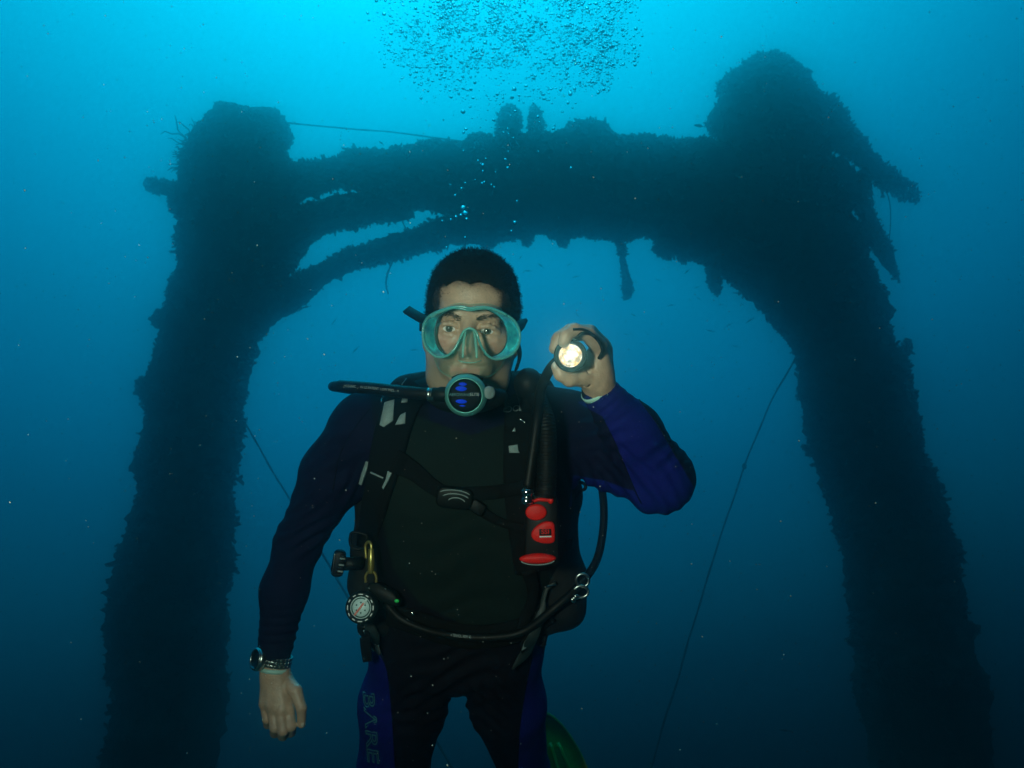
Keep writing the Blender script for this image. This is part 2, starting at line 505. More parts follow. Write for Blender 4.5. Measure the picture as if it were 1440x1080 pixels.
def sea_fan(px, py, rad, n, seed):
    r_ = np.random.default_rng(seed)
    parts = []
    p0, s = A(px, py, -.2)
    for i in range(n):
        a = r_.uniform(R(105), R(215)); L = rad * s * r_.uniform(.5, 1.05)
        q = p0 + np.array([r_.normal(0, 10 * s), r_.uniform(-.25, .1), r_.normal(0, 10 * s)])
        pts = [q]
        for k in range(5):
            a += r_.normal(0, .45)
            pts.append(pts[-1] + np.array([math.cos(a), r_.normal(0, .3), math.sin(a)]) * L / 5)
        parts.append(tube(np.array(pts), [.010, .009, .008, .008, .007, .004], 5))
    obj('sea_fan', parts, M['growth'], wreck, frame='w')
sea_fan(290, 225, 36, 230, 3)

def line_thing(name, pts, rad, label, cat_, n=60, wob=.012, knots=()):
    P = [A(*q)[0] for q in pts]
    p = spline(np.array(P), n)
    p = p + np.array([[wob * nz(q, 2.2, 40), wob * nz(q, 2.2, 50), wob * nz(q, 2.2, 60)] for q in p])
    r = np.array([rad * (1 + .35 * nz(q, 9, 70)) for q in p])
    parts = [tube(p, r, 8)]
    o = obj(name, parts, M['rope'], frame='w')
    tag(o, label, cat_)
    for i in knots:
        obj('knot', ball(p[i], rad * 2.6, rad * 2.2, rad * 3.4, 10, 8), M['rope'], o, frame='w')
    return o
line_thing('rope', [(1118, 505, .1), (1085, 565, .05), (1050, 645, 0), (1022, 730, -.1), (995, 815, -.2), (960, 930, -.3), (915, 1078, -.4), (890, 1170, -.5)], .010,
           'thin weedy rope hanging in a curve from the right post of the wreck', 'rope', n=90, knots=(26,))
line_thing('rope', [(342, 592, .0), (350, 605, -.05), (420, 725, -.3), (488, 838, -.6), (560, 960, -.9), (618, 1050, -1.2), (680, 1150, -1.5)], .010,
           'thin dark rope slanting from the left post down behind the diver', 'rope', n=90)
line_thing('cable', [(395, 172, 0), (480, 180, .1), (560, 187, .2), (660, 200, .3)], .010, 'thin straight cable stretched above the left half of the crossbeam', 'cable', n=40, wob=.006)
line_thing('fishing_line', [(1244, 262, 0), (1250, 285, -.05), (1252, 310, -.05), (1249, 340, 0), (1240, 352, 0)], .006, 'fine loop of line hanging under the fallen derrick arm', 'line', n=30)
line_thing('fishing_line', [(548, 345, 0), (552, 362, 0), (545, 385, 0), (543, 400, 0), (545, 412, 0)], .010, 'short frayed strands hanging under the left brace of the wreck', 'line', n=24, wob=.03)
line_thing('fishing_line', [(566, 312, 0), (572, 330, 0), (560, 350, 0)], .007, 'thin strands crossing the gap above the left brace', 'line', n=20)
line_thing('chain', [(653, 320, -.3), (654, 338, -.3), (654, 352, -.3), (655, 372, -.3)], .016, 'short dark chain hanging just above the diver\'s head', 'chain', n=24)
# ------------------------------------------------------------------ smooth implicit shapes -> one continuous skin (surface nets)
class Field:
    def __init__(self, lo, hi, vox):
        self.lo = np.asarray(lo, float); self.v = vox
        self.n = np.ceil((np.asarray(hi) - self.lo) / vox).astype(int) + 1
        self.g = np.full(self.n, 0.05, np.float32)

    def _win(self, lo, hi):
        a = np.clip(np.floor((lo - self.lo) / self.v).astype(int), 0, self.n)
        b = np.clip(np.ceil((hi - self.lo) / self.v).astype(int) + 1, 0, self.n)
        if np.any(b <= a):
            return None, None
        ax = [(self.lo[i] + self.v * np.arange(a[i], b[i])).astype(np.float32) for i in range(3)]
        return tuple(slice(a[i], b[i]) for i in range(3)), np.meshgrid(*ax, indexing='ij')

    def _mix(self, s, e, k, sub):
        d = self.g[s]
        if sub:
            e = -e
            h = np.maximum(k - np.abs(d - e), 0) / k
            self.g[s] = np.maximum(d, e) + h * h * k * .25
        else:
            h = np.maximum(k - np.abs(d - e), 0) / k
            self.g[s] = np.minimum(d, e) - h * h * k * .25

    def cone(self, a, b, ra, rb, k=.01, sub=False):
        a = np.asarray(a, float); b = np.asarray(b, float); m = max(ra, rb) + k + 2 * self.v
        s, G = self._win(np.minimum(a, b) - m, np.maximum(a, b) + m)
        if s is None: return
        ab = b - a; L = max(float(ab @ ab), 1e-12)
        t = np.clip(sum((G[i] - a[i]) * ab[i] for i in range(3)) / L, 0, 1)
        d = np.sqrt(sum((G[i] - a[i] - t * ab[i]) ** 2 for i in range(3)))
        self._mix(s, d - (ra + t * (rb - ra)), k, sub)

    def chain(self, pts, k=.01):
        for (a, ra), (b, rb) in zip(pts[:-1], pts[1:]):
            self.cone(a, b, ra, rb, k)

    def ell(self, c, r, k=.01, sub=False, rot=None):
        c = np.asarray(c, float); r = np.asarray(r, float); m = r.max() + k + 2 * self.v
        s, G = self._win(c - m, c + m)
        if s is None: return
        P = np.stack([G[i] - c[i] for i in range(3)], -1)
        if rot is not None:
            P = P @ np.asarray(rot, float).T
        k0 = np.sqrt(((P / r) ** 2).sum(-1)); k1 = np.sqrt(((P / (r * r)) ** 2).sum(-1)) + 1e-9
        self._mix(s, k0 * (k0 - 1) / k1, k, sub)

    def box(self, c, h, rad, k=.01, sub=False):
        c = np.asarray(c, float); h = np.asarray(h, float); m = h + rad + k + 2 * self.v
        s, G = self._win(c - m, c + m)
        if s is None: return
        q = [np.abs(G[i] - c[i]) - (h[i] - rad) for i in range(3)]
        d = np.sqrt(sum(np.maximum(x, 0) ** 2 for x in q)) + np.minimum(np.maximum(np.maximum(q[0], q[1]), q[2]), 0) - rad
        self._mix(s, d, k, sub)

    def mesh(self, relax=1):
        g = self.g; n = self.n
        ins = g < 0
        c = np.zeros(n - 1, bool); al = np.ones(n - 1, bool)
        for dx in (0, 1):
            for dy in (0, 1):
                for dz in (0, 1):
                    q = ins[dx:n[0] - 1 + dx, dy:n[1] - 1 + dy, dz:n[2] - 1 + dz]
                    c |= q; al &= q
        act = c & ~al
        idx = -np.ones(n - 1, np.int64)
        cells = np.argwhere(act); idx[act] = np.arange(len(cells))
        acc = np.zeros((len(cells), 3)); cnt = np.zeros(len(cells))
        corners = [np.array([i, j, k]) for i in (0, 1) for j in (0, 1) for k in (0, 1)]
        for p in corners:
            for ax in range(3):
                if p[ax] == 0:
                    q = p.copy(); q[ax] = 1
                    ga = g[tuple((cells + p).T)]; gb = g[tuple((cells + q).T)]
                    m = (ga < 0) != (gb < 0)
                    t = np.where(m, ga / np.where(m, ga - gb, 1), 0)
                    pt = p[None, :] + t[:, None] * (q - p)[None, :]
                    acc[m] += pt[m]; cnt[m] += 1
        v = self.lo + self.v * (cells + acc / cnt[:, None])
        fs = []
        for ax in range(3):
            o1, o2 = (ax + 1) % 3, (ax + 2) % 3
            sl = [slice(1, n[i] - 1) for i in range(3)]; sl[ax] = slice(0, n[ax] - 1)
            sh = list(sl); sh[ax] = slice(1, n[ax])
            a, b = ins[tuple(sl)], ins[tuple(sh)]
            e = np.argwhere(a != b)
            base = e.copy()
            for i in range(3):
                if i != ax: base[:, i] += 1
            flip = a[a != b]
            def at(d1, d2):
                q = base.copy(); q[:, o1] -= d1; q[:, o2] -= d2
                return idx[tuple(q.T)]
            quad = np.stack([at(1, 1), at(0, 1), at(0, 0), at(1, 0)], 1)
            quad[~flip] = quad[~flip][:, ::-1]
            fs.append(quad)
        f = np.concatenate(fs)
        f = f[(f >= 0).all(1)]
        for _ in range(relax):
            s = np.zeros_like(v); w = np.zeros(len(v))
            for a, b in ((0, 1), (1, 2), (2, 3), (3, 0)):
                np.add.at(s, f[:, a], v[f[:, b]]); np.add.at(w, f[:, a], 1)
                np.add.at(s, f[:, b], v[f[:, a]]); np.add.at(w, f[:, b], 1)
            v = .4 * v + .6 * s / np.maximum(w, 1)[:, None]
        return v, f

def N(px, py, d, r):
    """joint: photo pixel, depth, radius in pixels -> (point, radius in metres)"""
    return Q(px, py, d), r * d / FPX

# ------------------------------------------------------------------ materials of the diver
M['skin'] = mat('skin', (.53, .340, .230), .42, var=.18, vscale=38, bump=.35, bscale=300, sss=.05)
M['hair'] = mat('black_hair', (.0045, .0042, .0040), .8, bump=.8, bscale=700, spec=.10)
M['brow'] = mat('eyebrow_hair', (.030, .024, .018), .8, spec=.2)
M['eye_white'] = mat('eye_white', (.92, .90, .86), .12)
M['iris'] = mat('iris', (.075, .095, .065), .2)
M['pupil'] = mat('pupil', (.004, .004, .004), .1)
M['black'] = mat('black_nylon', (.006, .0065, .0065), .8, var=.3, vscale=60, bump=.4, bscale=600, spec=.2)
M['strap'] = mat('black_webbing', (.0035, .004, .004), .88, bump=.5, bscale=900, spec=.12)
M['rubber'] = mat('black_rubber', (.0045, .0055, .0055), .5, bump=.15, bscale=300, spec=.16)
M['plastic'] = mat('black_plastic', (.0040, .0055, .0055), .5, spec=.12)
M['grey_trim'] = mat('grey_reflective_trim', (.16, .22, .22), .6, var=.2, vscale=80)
M['chrome'] = mat('chrome', (.62, .68, .66), .16, metal=1.0)
M['steel'] = mat('brushed_steel', (.42, .46, .44), .28, metal=1.0, var=.1, vscale=200)
M['brass'] = mat('brass', (.42, .34, .10), .32, metal=.8)
M['red'] = mat('red_plastic', (.60, .010, .006), .5, var=.10, vscale=40, bump=.2, bscale=300, spec=.18)
M['green'] = mat('green_plastic', (.02, .55, .10), .4)
M['blue_print'] = mat('blue_print', (.0, .045, .80), .6, spec=.1)
M['white_print'] = mat('white_print', (.55, .62, .60), .6)
M['grey_print'] = mat('grey_print', (.24, .31, .31), .6)
M['dark_trim'] = mat('dark_grey_trim', (.008, .017, .017), .6, var=.2, vscale=80)
M['teal_print'] = mat('teal_outline_print', (.030, .16, .18), .6)
M['cover'] = mat('matte_black_cover', (.0035, .0055, .0055), .65, spec=.08)
M['mint'] = mat('mint_cuff', (.40, .66, .58), .5)
M['dial'] = mat('compass_dial', (.50, .66, .66), .35)

def cornea_material():
    m = bpy.data.materials.new('cornea'); m.use_nodes = True
    n, l = m.node_tree.nodes, m.node_tree.links
    n.clear()
    out = n.new('ShaderNodeOutputMaterial'); t = n.new('ShaderNodeBsdfTransparent'); g = n.new('ShaderNodeBsdfGlossy'); g.inputs['Roughness'].default_value = .08
    mx = n.new('ShaderNodeMixShader'); mx.inputs[0].default_value = .06
    l.new(t.outputs[0], mx.inputs[1]); l.new(g.outputs[0], mx.inputs[2]); l.new(mx.outputs[0], out.inputs['Surface'])
    return m
M['cornea'] = cornea_material()

def suit_material():
    m = mat('wetsuit_neoprene', (.0045, .0045, .009), .8, bump=.35, bscale=900, spec=.10)
    n, l = m.node_tree.nodes, m.node_tree.links
    b = n['Principled BSDF']
    prev = None
    col = (.0040, .0038, .0075, 1)
    for name, c in (('navy', (.0040, .0040, .020, 1)), ('chest', (.0060, .0120, .0105, 1)), ('blue', (.0060, .0075, .125, 1))):
        at = n.new('ShaderNodeAttribute'); at.attribute_name = name
        mr = n.new('ShaderNodeMapRange'); mr.inputs['From Min'].default_value = -.0012; mr.inputs['From Max'].default_value = .0012
        mx = n.new('ShaderNodeMix'); mx.data_type = 'RGBA'
        if prev is None:
            mx.inputs['A'].default_value = col
        else:
            l.new(prev, mx.inputs['A'])
        mx.inputs['B'].default_value = c
        l.new(at.outputs['Fac'], mr.inputs['Value']); l.new(mr.outputs['Result'], mx.inputs['Factor'])
        prev = mx.outputs['Result']
    nzn = n.new('ShaderNodeTexNoise'); nzn.inputs['Scale'].default_value = 420; nzn.inputs['Detail'].default_value = 4
    tc = n.new('ShaderNodeTexCoord'); l.new(tc.outputs['Object'], nzn.inputs['Vector'])
    mm = n.new('ShaderNodeMapRange'); mm.inputs['To Min'].default_value = .55; mm.inputs['To Max'].default_value = 1.45
    l.new(nzn.outputs['Fac'], mm.inputs['Value'])
    mu = n.new('ShaderNodeMix'); mu.data_type = 'RGBA'; mu.blend_type = 'MULTIPLY'; mu.inputs['Factor'].default_value = 1
    l.new(prev, mu.inputs['A']); l.new(mm.outputs['Result'], mu.inputs['B'])
    l.new(mu.outputs['Result'], b.inputs['Base Color'])
    return m
M['suit'] = suit_material()

def poly_sd(P, poly):
    """signed distance of 2D points to a polygon, positive inside"""
    poly = np.asarray(poly, float); d = np.full(len(P), 1e9); ins = np.zeros(len(P), bool)
    for i in range(len(poly)):
        a, b = poly[i], poly[(i + 1) % len(poly)]
        ab = b - a
        t = np.clip(((P - a) @ ab) / (ab @ ab), 0, 1)
        d = np.minimum(d, np.linalg.norm(P - a - t[:, None] * ab, axis=1))
        c = (a[1] > P[:, 1]) != (b[1] > P[:, 1])
        with np.errstate(divide='ignore', invalid='ignore'):
            x = (b[0] - a[0]) * (P[:, 1] - a[1]) / (b[1] - a[1]) + a[0]
        ins ^= c & (P[:, 0] < x)
    return np.where(ins, d, -d)

def to_px(v):
    z = -v[:, 2]
    return np.c_[720 + FPX * v[:, 0] / z, 540 - FPX * v[:, 1] / z]

# ------------------------------------------------------------------ skeleton (photo pixels, depth, radius)
ARM_R = [N(512, 606, 1.34, 50), N(470, 668, 1.37, 45), N(420, 762, 1.39, 31), N(400, 830, 1.385, 31), N(387, 912, 1.37, 24)]
ARM_L = [N(805, 608, 1.34, 52), N(860, 640, 1.27, 48), N(926, 672, 1.19, 47), N(888, 608, 1.155, 40), N(843, 550, 1.12, 26)]
LEG_R = [N(582, 930, 1.44, 60), N(567, 990, 1.47, 60), N(553, 1080, 1.52, 48), N(545, 1190, 1.60, 40), N(552, 1230, 1.95, 34), N(560, 1235, 2.15, 24)]
LEG_L = [N(700, 930, 1.44, 60), N(714, 990, 1.48, 52), N(737, 1082, 1.60, 34), N(742, 1130, 1.70, 34), N(752, 1140, 2.05, 27), N(765, 1135, 2.22, 20)]
TORSO = [((590, 640, 1.345), (735, 640, 1.345), 78), ((600, 700, 1.35), (725, 700, 1.35), 80), ((602, 770, 1.37), (722, 770, 1.37), 74),
         ((598, 840, 1.395), (715, 840, 1.395), 70), ((588, 905, 1.425), (696, 905, 1.425), 68)]
SHO = ((530, 598, 1.36), (795, 600, 1.36), 46)

def suit_field(vox, shrink=0.0):
    F = Field((-.50, -1.45, -2.42), (.40, .06, -1.03), vox)
    for a, b, r in TORSO:
        F.cone(Q(*a), Q(*b), r * a[2] / FPX - shrink, r * b[2] / FPX - shrink, .05)
    F.cone(Q(*SHO[0]), Q(*SHO[1]), SHO[2] * 1.36 / FPX - shrink, SHO[2] * 1.36 / FPX - shrink, .04)
    F.cone(Q(664, 552, 1.335), Q(662, 600, 1.35), .074 - shrink, .09 - shrink, .04)        # collar
    for s in ((520, 596), (805, 598)):
        F.cone(Q(664 + (-48 if s[0] < 600 else 48), 560, 1.36), Q(s[0], s[1], 1.36), .036 - shrink, .05 - shrink, .04)   # trapezius
    for limb in (ARM_R, ARM_L, LEG_R, LEG_L):
        F.chain([(p, r - shrink) for p, r in limb], .022)
    return F

# the wetsuit
Fs = suit_field(.0052)
Fs.cone(Q(662, 500, 1.29), Q(662, 545, 1.31), .060, .062, .006, sub=True)      # neck opening
sv, sf = Fs.mesh(2)
# fine creases in the neoprene at the joints
spx = to_px(sv)
def crease(v, px, cx, cyy, rad, amp, dirv, wl):
    d = np.hypot(px[:, 0] - cx, px[:, 1] - cyy)
    w = np.exp(-(d / rad) ** 2)
    ph = (px @ np.asarray(dirv)) * 2 * np.pi / wl + 1.3 * np.sin(px[:, 0] / 17.0) + np.sin(px[:, 1] / 23.0)
    return (w * np.sin(ph) * amp)[:, None]
nrm_c = np.zeros_like(sv)
fa = np.cross(sv[sf[:, 1]] - sv[sf[:, 0]], sv[sf[:, 2]] - sv[sf[:, 0]])
for i in range(4):
    np.add.at(nrm_c, sf[:, i], fa)
nrm_c /= np.linalg.norm(nrm_c, axis=1)[:, None] + 1e-12
for q in ((428, 752, 34, .0042, (.4, .9), 17), (905, 690, 46, .0042, (.8, -.5), 20), (870, 650, 30, .0036, (.75, -.65), 15), (470, 640, 44, .0030, (.5, .8), 25), (845, 622, 40, .0032, (.2, .9), 21), (500, 690, 26, .0040, (.9, .4), 14),
          (815, 680, 26, .0040, (.9, -.3), 14), (640, 960, 60, .0042, (.3, .95), 21), (600, 985, 36, .0036, (.6, .8), 16), (690, 985, 36, .0036, (-.6, .8), 16), (570, 1000, 45, .0020, (0.1, 1), 26), (398, 885, 28, .0030, (.1, 1), 13),
          (862, 575, 26, .0022, (.6, .8), 13), (640, 800, 80, .0016, (.2, 1), 38), (440, 700, 30, .0022, (.6, .7), 19), (935, 640, 26, .0024, (.6, .7), 17)):
    sv = sv + nrm_c * crease(sv, spx, *q)

person_loc = W(560, 1235, 2.15)
person = thing('person', 'scuba diver in a black and blue wetsuit holding up a lit torch', 'person', person_loc)
suit = obj('wetsuit', (sv, sf), M['suit'], person)
suit['label'] = 'black neoprene wetsuit with bright blue forearm and thigh panels'
spx = to_px(sv); dep = -sv[:, 2]
blue = np.full(len(sv), -1.0)
P_FORE = [(812, 566), (866, 524), (890, 550), (925, 598), (955, 650), (985, 700), (960, 735), (905, 722), (893, 690), (868, 630), (846, 585)]
P_UPPER = [(806, 668), (850, 676), (900, 694), (912, 730), (800, 712)]
P_THR = [(531, 902), (545, 945), (551, 1000), (556, 1090), (560, 1400), (440, 1400), (485, 1000), (510, 930)]
P_THL = [(752, 905), (790, 930), (800, 1400), (738, 1400), (728, 1090), (731, 1020), (740, 960)]
blue = np.where((dep < 1.30) & (spx[:, 0] > 800), np.maximum(poly_sd(spx, P_FORE), poly_sd(spx, P_UPPER)), blue)
blue = np.where(spx[:, 1] > 880, np.maximum(poly_sd(spx, P_THR), poly_sd(spx, P_THL)), blue)
P_CHEST = [(566, 575), (600, 590), (662, 612), (720, 592), (752, 580), (775, 680), (800, 790), (770, 862), (700, 884), (650, 878), (590, 848), (552, 800), (535, 720), (548, 640)]
chest = np.where(dep < 1.36, poly_sd(spx, P_CHEST), -1.0)
P_NAVY_R = [(520, 540), (525, 600), (520, 690), (450, 780), (430, 930), (330, 930), (330, 700), (420, 560)]
P_NAVY_L = [(770, 540), (800, 540), (900, 600), (900, 720), (800, 700), (775, 640)]
P_COLLAR = [(600, 540), (725, 540), (722, 590), (690, 612), (662, 618), (635, 612), (604, 590)]
navy = np.maximum(np.maximum(poly_sd(spx, P_NAVY_R), poly_sd(spx, P_NAVY_L)), poly_sd(spx, P_COLLAR))
for name, arr in (('blue', blue), ('chest', chest), ('navy', navy)):
    a = suit.data.attributes.new(name, 'FLOAT', 'POINT')
    a.data.foreach_set('value', np.ascontiguousarray(arr / 500.0, np.float32))

# ------------------------------------------------------------------ head
HC = Q(663, 462, 1.285)
ROLL = R(-4.0)
HR = np.array([[math.cos(ROLL), math.sin(ROLL), 0], [-math.sin(ROLL), math.cos(ROLL), 0], [0, 0, 1.0]])   # rows: head axes

def hd(x, y, z):
    """head-local (right, up, forward) -> camera frame"""
    return HC + np.array([x, y, z]) @ HR

def head_mesh():
    F = Field((-.115, -.225, -.155), (.115, .150, .140), .0021)
    F.ell((0, .032, -.020), (.0765, .094, .100), .02)
    F.ell((0, .052, .040), (.062, .056, .050), .03)                  # forehead
    F.ell((0, -.042, .020), (.063, .080, .070), .03)                 # face
    for s in (-1, 1):
        F.ell((s * .046, -.024, .056), (.024, .018, .026), .022)     # cheekbone
        F.cone((s * .054, -.045, -.008), (s * .046, -.090, .016), .020, .018, .03)   # jaw
        F.cone((s * .046, -.090, .016), (s * .014, -.118, .060), .018, .018, .025)
        F.ell((s * .080, -.012, -.016), (.008, .031, .018), .008)    # ear
    F.ell((0, -.116, .064), (.022, .018, .020), .02)                 # chin
    F.cone((-.036, .016, .078), (.036, .016, .078), .0145, .0145, .02)   # brow
    for s in (-1, 1):
        F.ell((s * .031, -.007, .101), (.0200, .0135, .022), .012, sub=True)    # eye socket
    F.cone((0, .006, .088), (0, -.040, .112), .0088, .0135, .012)    # nose
    for s in (-1, 1):
        F.ell((s * .0125, -.044, .101), (.0095, .0085, .011), .008)
        F.cone((s * .019, -.048, .088), (s * .033, -.072, .074), .005, .004, .02)    # nasolabial fold
    F.ell((0, -.068, .070), (.030, .020, .022), .03)                 # muzzle
    F.cone((-.022, -.076, .086), (0, -.070, .094), .0055, .0065, .008)   # upper lip
    F.cone((.022, -.076, .086), (0, -.070, .094), .0055, .0065, .008)
    F.cone((-.018, -.093, .082), (.018, -.093, .082), .0065, .0065, .008)
    for s in (-1, 1):                                                # lids
        ex = s * .031
        up = [(ex - .0178, -.008, .0775), (ex - .0085, -.0018, .0875), (ex + .002, -.0005, .0895), (ex + .0105, -.0030, .0865), (ex + .0178, -.008, .0775)]
        lo = [(ex - .0178, -.008, .0775), (ex - .007, -.0168, .0850), (ex + .004, -.0174, .0855), (ex + .0178, -.008, .0775)]
        for ch, rr in ((up, .0038), (lo, .0032)):
            for a, b in zip(ch[:-1], ch[1:]):
                F.cone(a, b, rr, rr, .004)
        F.cone((ex - .016, -.024, .078), (ex + .014, -.022, .082), .004, .004, .012)   # bag under the eye
    F.cone((0, -.06, -.025), (0, -.20, -.048), .064, .060, .03)      # neck
    v, f = F.mesh(1)
    return HC + v @ HR, f
hv, hf = head_mesh()

# ------------------------------------------------------------------ hands
def hand_right():
    F = Field(Q(387, 990, 1.36) + np.array([-.075, -.09, -.06]), Q(387, 990, 1.36) + np.array([.075, .14, .06]), .0014)
    F.chain([N(392, 855, 1.38, 21), N(387, 918, 1.372, 19), N(386, 946, 1.365, 18)], .01)
    for kx, ky, kd in ((406, 998, 1.345), (395, 1001, 1.338), (384, 997, 1.342), (373, 989, 1.352)):
        F.cone(Q(386 + (kx - 386) * .45, 945, 1.365), Q(kx, ky, kd), 12 * 1.36 / FPX, 9.0 * kd / FPX, .012)
    F.cone(Q(402, 960, 1.37), Q(409, 985, 1.365), .016, .013, .012)
    fing = [[(406, 998, 1.345, 8.4), (409, 1021, 1.330, 7.8), (409, 1029, 1.354, 7.2), (406, 1016, 1.372, 6.4)],
            [(395, 1001, 1.338, 8.6), (398, 1027, 1.322, 7.9), (398, 1034, 1.348, 7.3), (396, 1018, 1.368, 6.5)],
            [(384, 997, 1.342, 8.4), (387, 1023, 1.328, 7.7), (387, 1030, 1.354, 7.1), (386, 1013, 1.374, 6.3)],
            [(373, 989, 1.352, 7.8), (376, 1011, 1.342, 6.9), (377, 1018, 1.364, 6.4), (377, 1004, 1.382, 5.6)]]
    for fg in fing:
        F.chain([N(*q) for q in fg], .0018)
        F.ell(Q(fg[0][0], fg[0][1], fg[0][2] - .006), (.0085, .0095, .007), .006)      # knuckle
    F.chain([N(400, 956, 1.365, 11), N(416, 972, 1.342, 9.0), N(424, 996, 1.330, 7.2), N(424, 1018, 1.334, 5.8)], .003)
    for kx in (398, 388, 378):                                                   # tendons
        F.cone(Q(387 + (kx - 387) * .6, 955, 1.350), Q(kx, 992, 1.336), .003, .003, .010)
    return F.mesh(1)

def hand_left():
    c = Q(818, 512, 1.10)
    F = Field(c + np.array([-.075, -.085, -.085]), c + np.array([.075, .075, .075]), .0014)
    F.chain([N(858, 566, 1.13, 22), N(843, 547, 1.118, 21), N(840, 530, 1.11, 21), N(838, 508, 1.105, 19)], .012)
    F.cone(Q(846, 520, 1.12), Q(849, 492, 1.115), .017, .014, .012)
    F.cone(Q(838, 538, 1.10), Q(818, 530, 1.085), .018, .0135, .012)             # ball of the thumb
    F.cone(Q(840, 515, 1.10), Q(842, 488, 1.088), .016, .0135, .012)
    F.chain([N(820, 532, 1.085, 12), N(801, 533, 1.072, 10.5), N(789, 526, 1.066, 9.6), N(783, 516, 1.064, 8.2)], .005)   # thumb
    fing = [[(842, 487, 1.082, 12.5), (827, 470, 1.060, 11.0), (808, 464, 1.046, 10.0), (797, 471, 1.040, 9.2), (793, 481, 1.040, 8.4)],
            [(846, 485, 1.100, 12.0), (828, 467, 1.088, 10.6), (802, 465, 1.076, 9.8), (786, 475, 1.070, 9.2), (781, 488, 1.070, 8.2)],
            [(849, 488, 1.122, 11.5), (830, 467, 1.118, 10.4), (803, 465, 1.114, 9.8), (784, 478, 1.114, 9.0), (780, 490, 1.116, 8.2)],
            [(850, 494, 1.138, 10.5), (834, 472, 1.138, 9.4), (810, 470, 1.134, 8.8), (792, 480, 1.134, 8.0), (788, 490, 1.135, 7.2)]]
    for fg in fing:
        F.chain([N(*q) for q in fg], .0018)
    # creases of the palm
    for a, b in (((826, 507, 1.082), (846, 531, 1.090)), ((818, 540, 1.080), (842, 545, 1.096)), ((826, 520, 1.078), (828, 540, 1.082))):
        F.cone(Q(*a), Q(*b), .0022, .0022, .004, sub=True)
    return F.mesh(1)
rv, rf = hand_right()
lv, lf = hand_left()

# the body under the suit (coarse) reaches up into the head and down into the hands
Fb = suit_field(.012, shrink=.010)
Fb.cone(Q(663, 560, 1.33), Q(663, 500, 1.31), .058, .058, .02)
bv, bf = Fb.mesh(1)
body = obj('body', cat([(hv, hf), (bv, bf), (rv, rf), (lv, lf)]), M['skin'], person)
hl = (hv - HC) @ HR.T
ss = lambda x, a, b: np.clip((x - a) / (b - a), 0, 1) ** 2 * (3 - 2 * np.clip((x - a) / (b - a), 0, 1))
brd = ss(-hl[:, 1], .048, .075) * ss(hl[:, 2], -.02, .01) * (1 - ss(-hl[:, 1], .125, .15))
lip = np.exp(-(((hl[:, 1] + .074 + .06 * np.abs(hl[:, 0])) / .0065) ** 2)) * (np.abs(hl[:, 0]) < .024) * (hl[:, 2] > .078)
flush = np.exp(-((np.abs(hl[:, 0]) - .040) / .016) ** 2 - ((hl[:, 1] + .032) / .014) ** 2) * (hl[:, 2] > .03) + np.exp(-(hl[:, 0] / .012) ** 2 - ((hl[:, 1] + .044) / .014) ** 2) * (hl[:, 2] > .09)
hln = .066 + .005 * np.abs(np.sin(hl[:, 0] * 75)) - 14.0 * np.maximum(0, np.abs(hl[:, 0]) - .025) ** 2 + np.array([.004 * nz((p[0], p[1], 0), 70, 2) for p in hl])
scalp = np.maximum(np.exp(-np.maximum(0, hln - hl[:, 1]) / .0050), np.exp(-np.maximum(0, .053 - np.abs(hl[:, 0])) / .0050) * ss(hl[:, 1], -.012, .012)) * (hl[:, 2] > 0)
for name, arr in (('beard', brd * (1 - lip)), ('lip', np.clip(lip + .75 * flush, 0, 1)), ('scalp', scalp)):
    full = np.zeros(len(body.data.vertices), np.float32); full[:len(hv)] = arr
    a = body.data.attributes.new(name, 'FLOAT', 'POINT'); a.data.foreach_set('value', full)
def skin_marks(m):
    n, l = m.node_tree.nodes, m.node_tree.links
    b = n['Principled BSDF']; prev = b.inputs['Base Color'].links[0].from_socket
    for name, c, k in (('beard', (.25, .215, .15, 1), .62), ('lip', (.52, .235, .19, 1), .6), ('scalp', (.012, .010, .008, 1), .9)):
        at = n.new('ShaderNodeAttribute'); at.attribute_name = name
        mu = n.new('ShaderNodeMath'); mu.operation = 'MULTIPLY'; mu.inputs[1].default_value = k
        mx = n.new('ShaderNodeMix'); mx.data_type = 'RGBA'; mx.inputs['B'].default_value = c
        l.new(at.outputs['Fac'], mu.inputs[0]); l.new(mu.outputs[0], mx.inputs['Factor']); l.new(prev, mx.inputs['A'])
        prev = mx.outputs['Result']
    l.new(prev, b.inputs['Base Color'])
skin_marks(M['skin'])

# eyes
for s in (-1, 1):
    ex = s * .031
    c = hd(ex, -.0080, .0768)
    eye = obj('eye', ball(c, .0130, seg=24, rings=16), M['eye_white'], person)
    look = np.array([0, 0, 0]) - c; look /= np.linalg.norm(look)
    look = look + np.array([s * .07 - .03, .02, 0]); look /= np.linalg.norm(look)
    ic = c + look * .0113
    obj('iris', lathe([(.0060, -.0005), (.0060, .0003), (.0052, .0010), (.0028, .0016)], ic, look, 24), M['iris'], eye)
    obj('pupil', lathe([(.0027, 0.0013), (.0027, .0018), (.0014, .0021)], ic, look, 16), M['pupil'], eye)
    obj('cornea', lathe([(.0074, .0002), (.0066, .0013), (.0050, .0025), (.0028, .0034), (.0008, .0037)], ic, look, 24), M['cornea'], eye)

def strips(base, nrm, length, width, flow=None, jit=.4):
    m = len(base)
    d = nrm + rng.normal(0, jit, (m, 3))
    if flow is not None:
        d = d + flow
    d /= np.linalg.norm(d, axis=1)[:, None]
    e = np.cross(d, rng.normal(0, 1, (m, 3))); e /= np.linalg.norm(e, axis=1)[:, None]
    L = (length * rng.uniform(.6, 1.3, m))[:, None]
    v = np.stack([base - e * width, base + e * width, base + d * L + e * width * .3, base + d * L - e * width * .3], 1).reshape(-1, 3)
    return v, np.arange(m * 4).reshape(-1, 4)

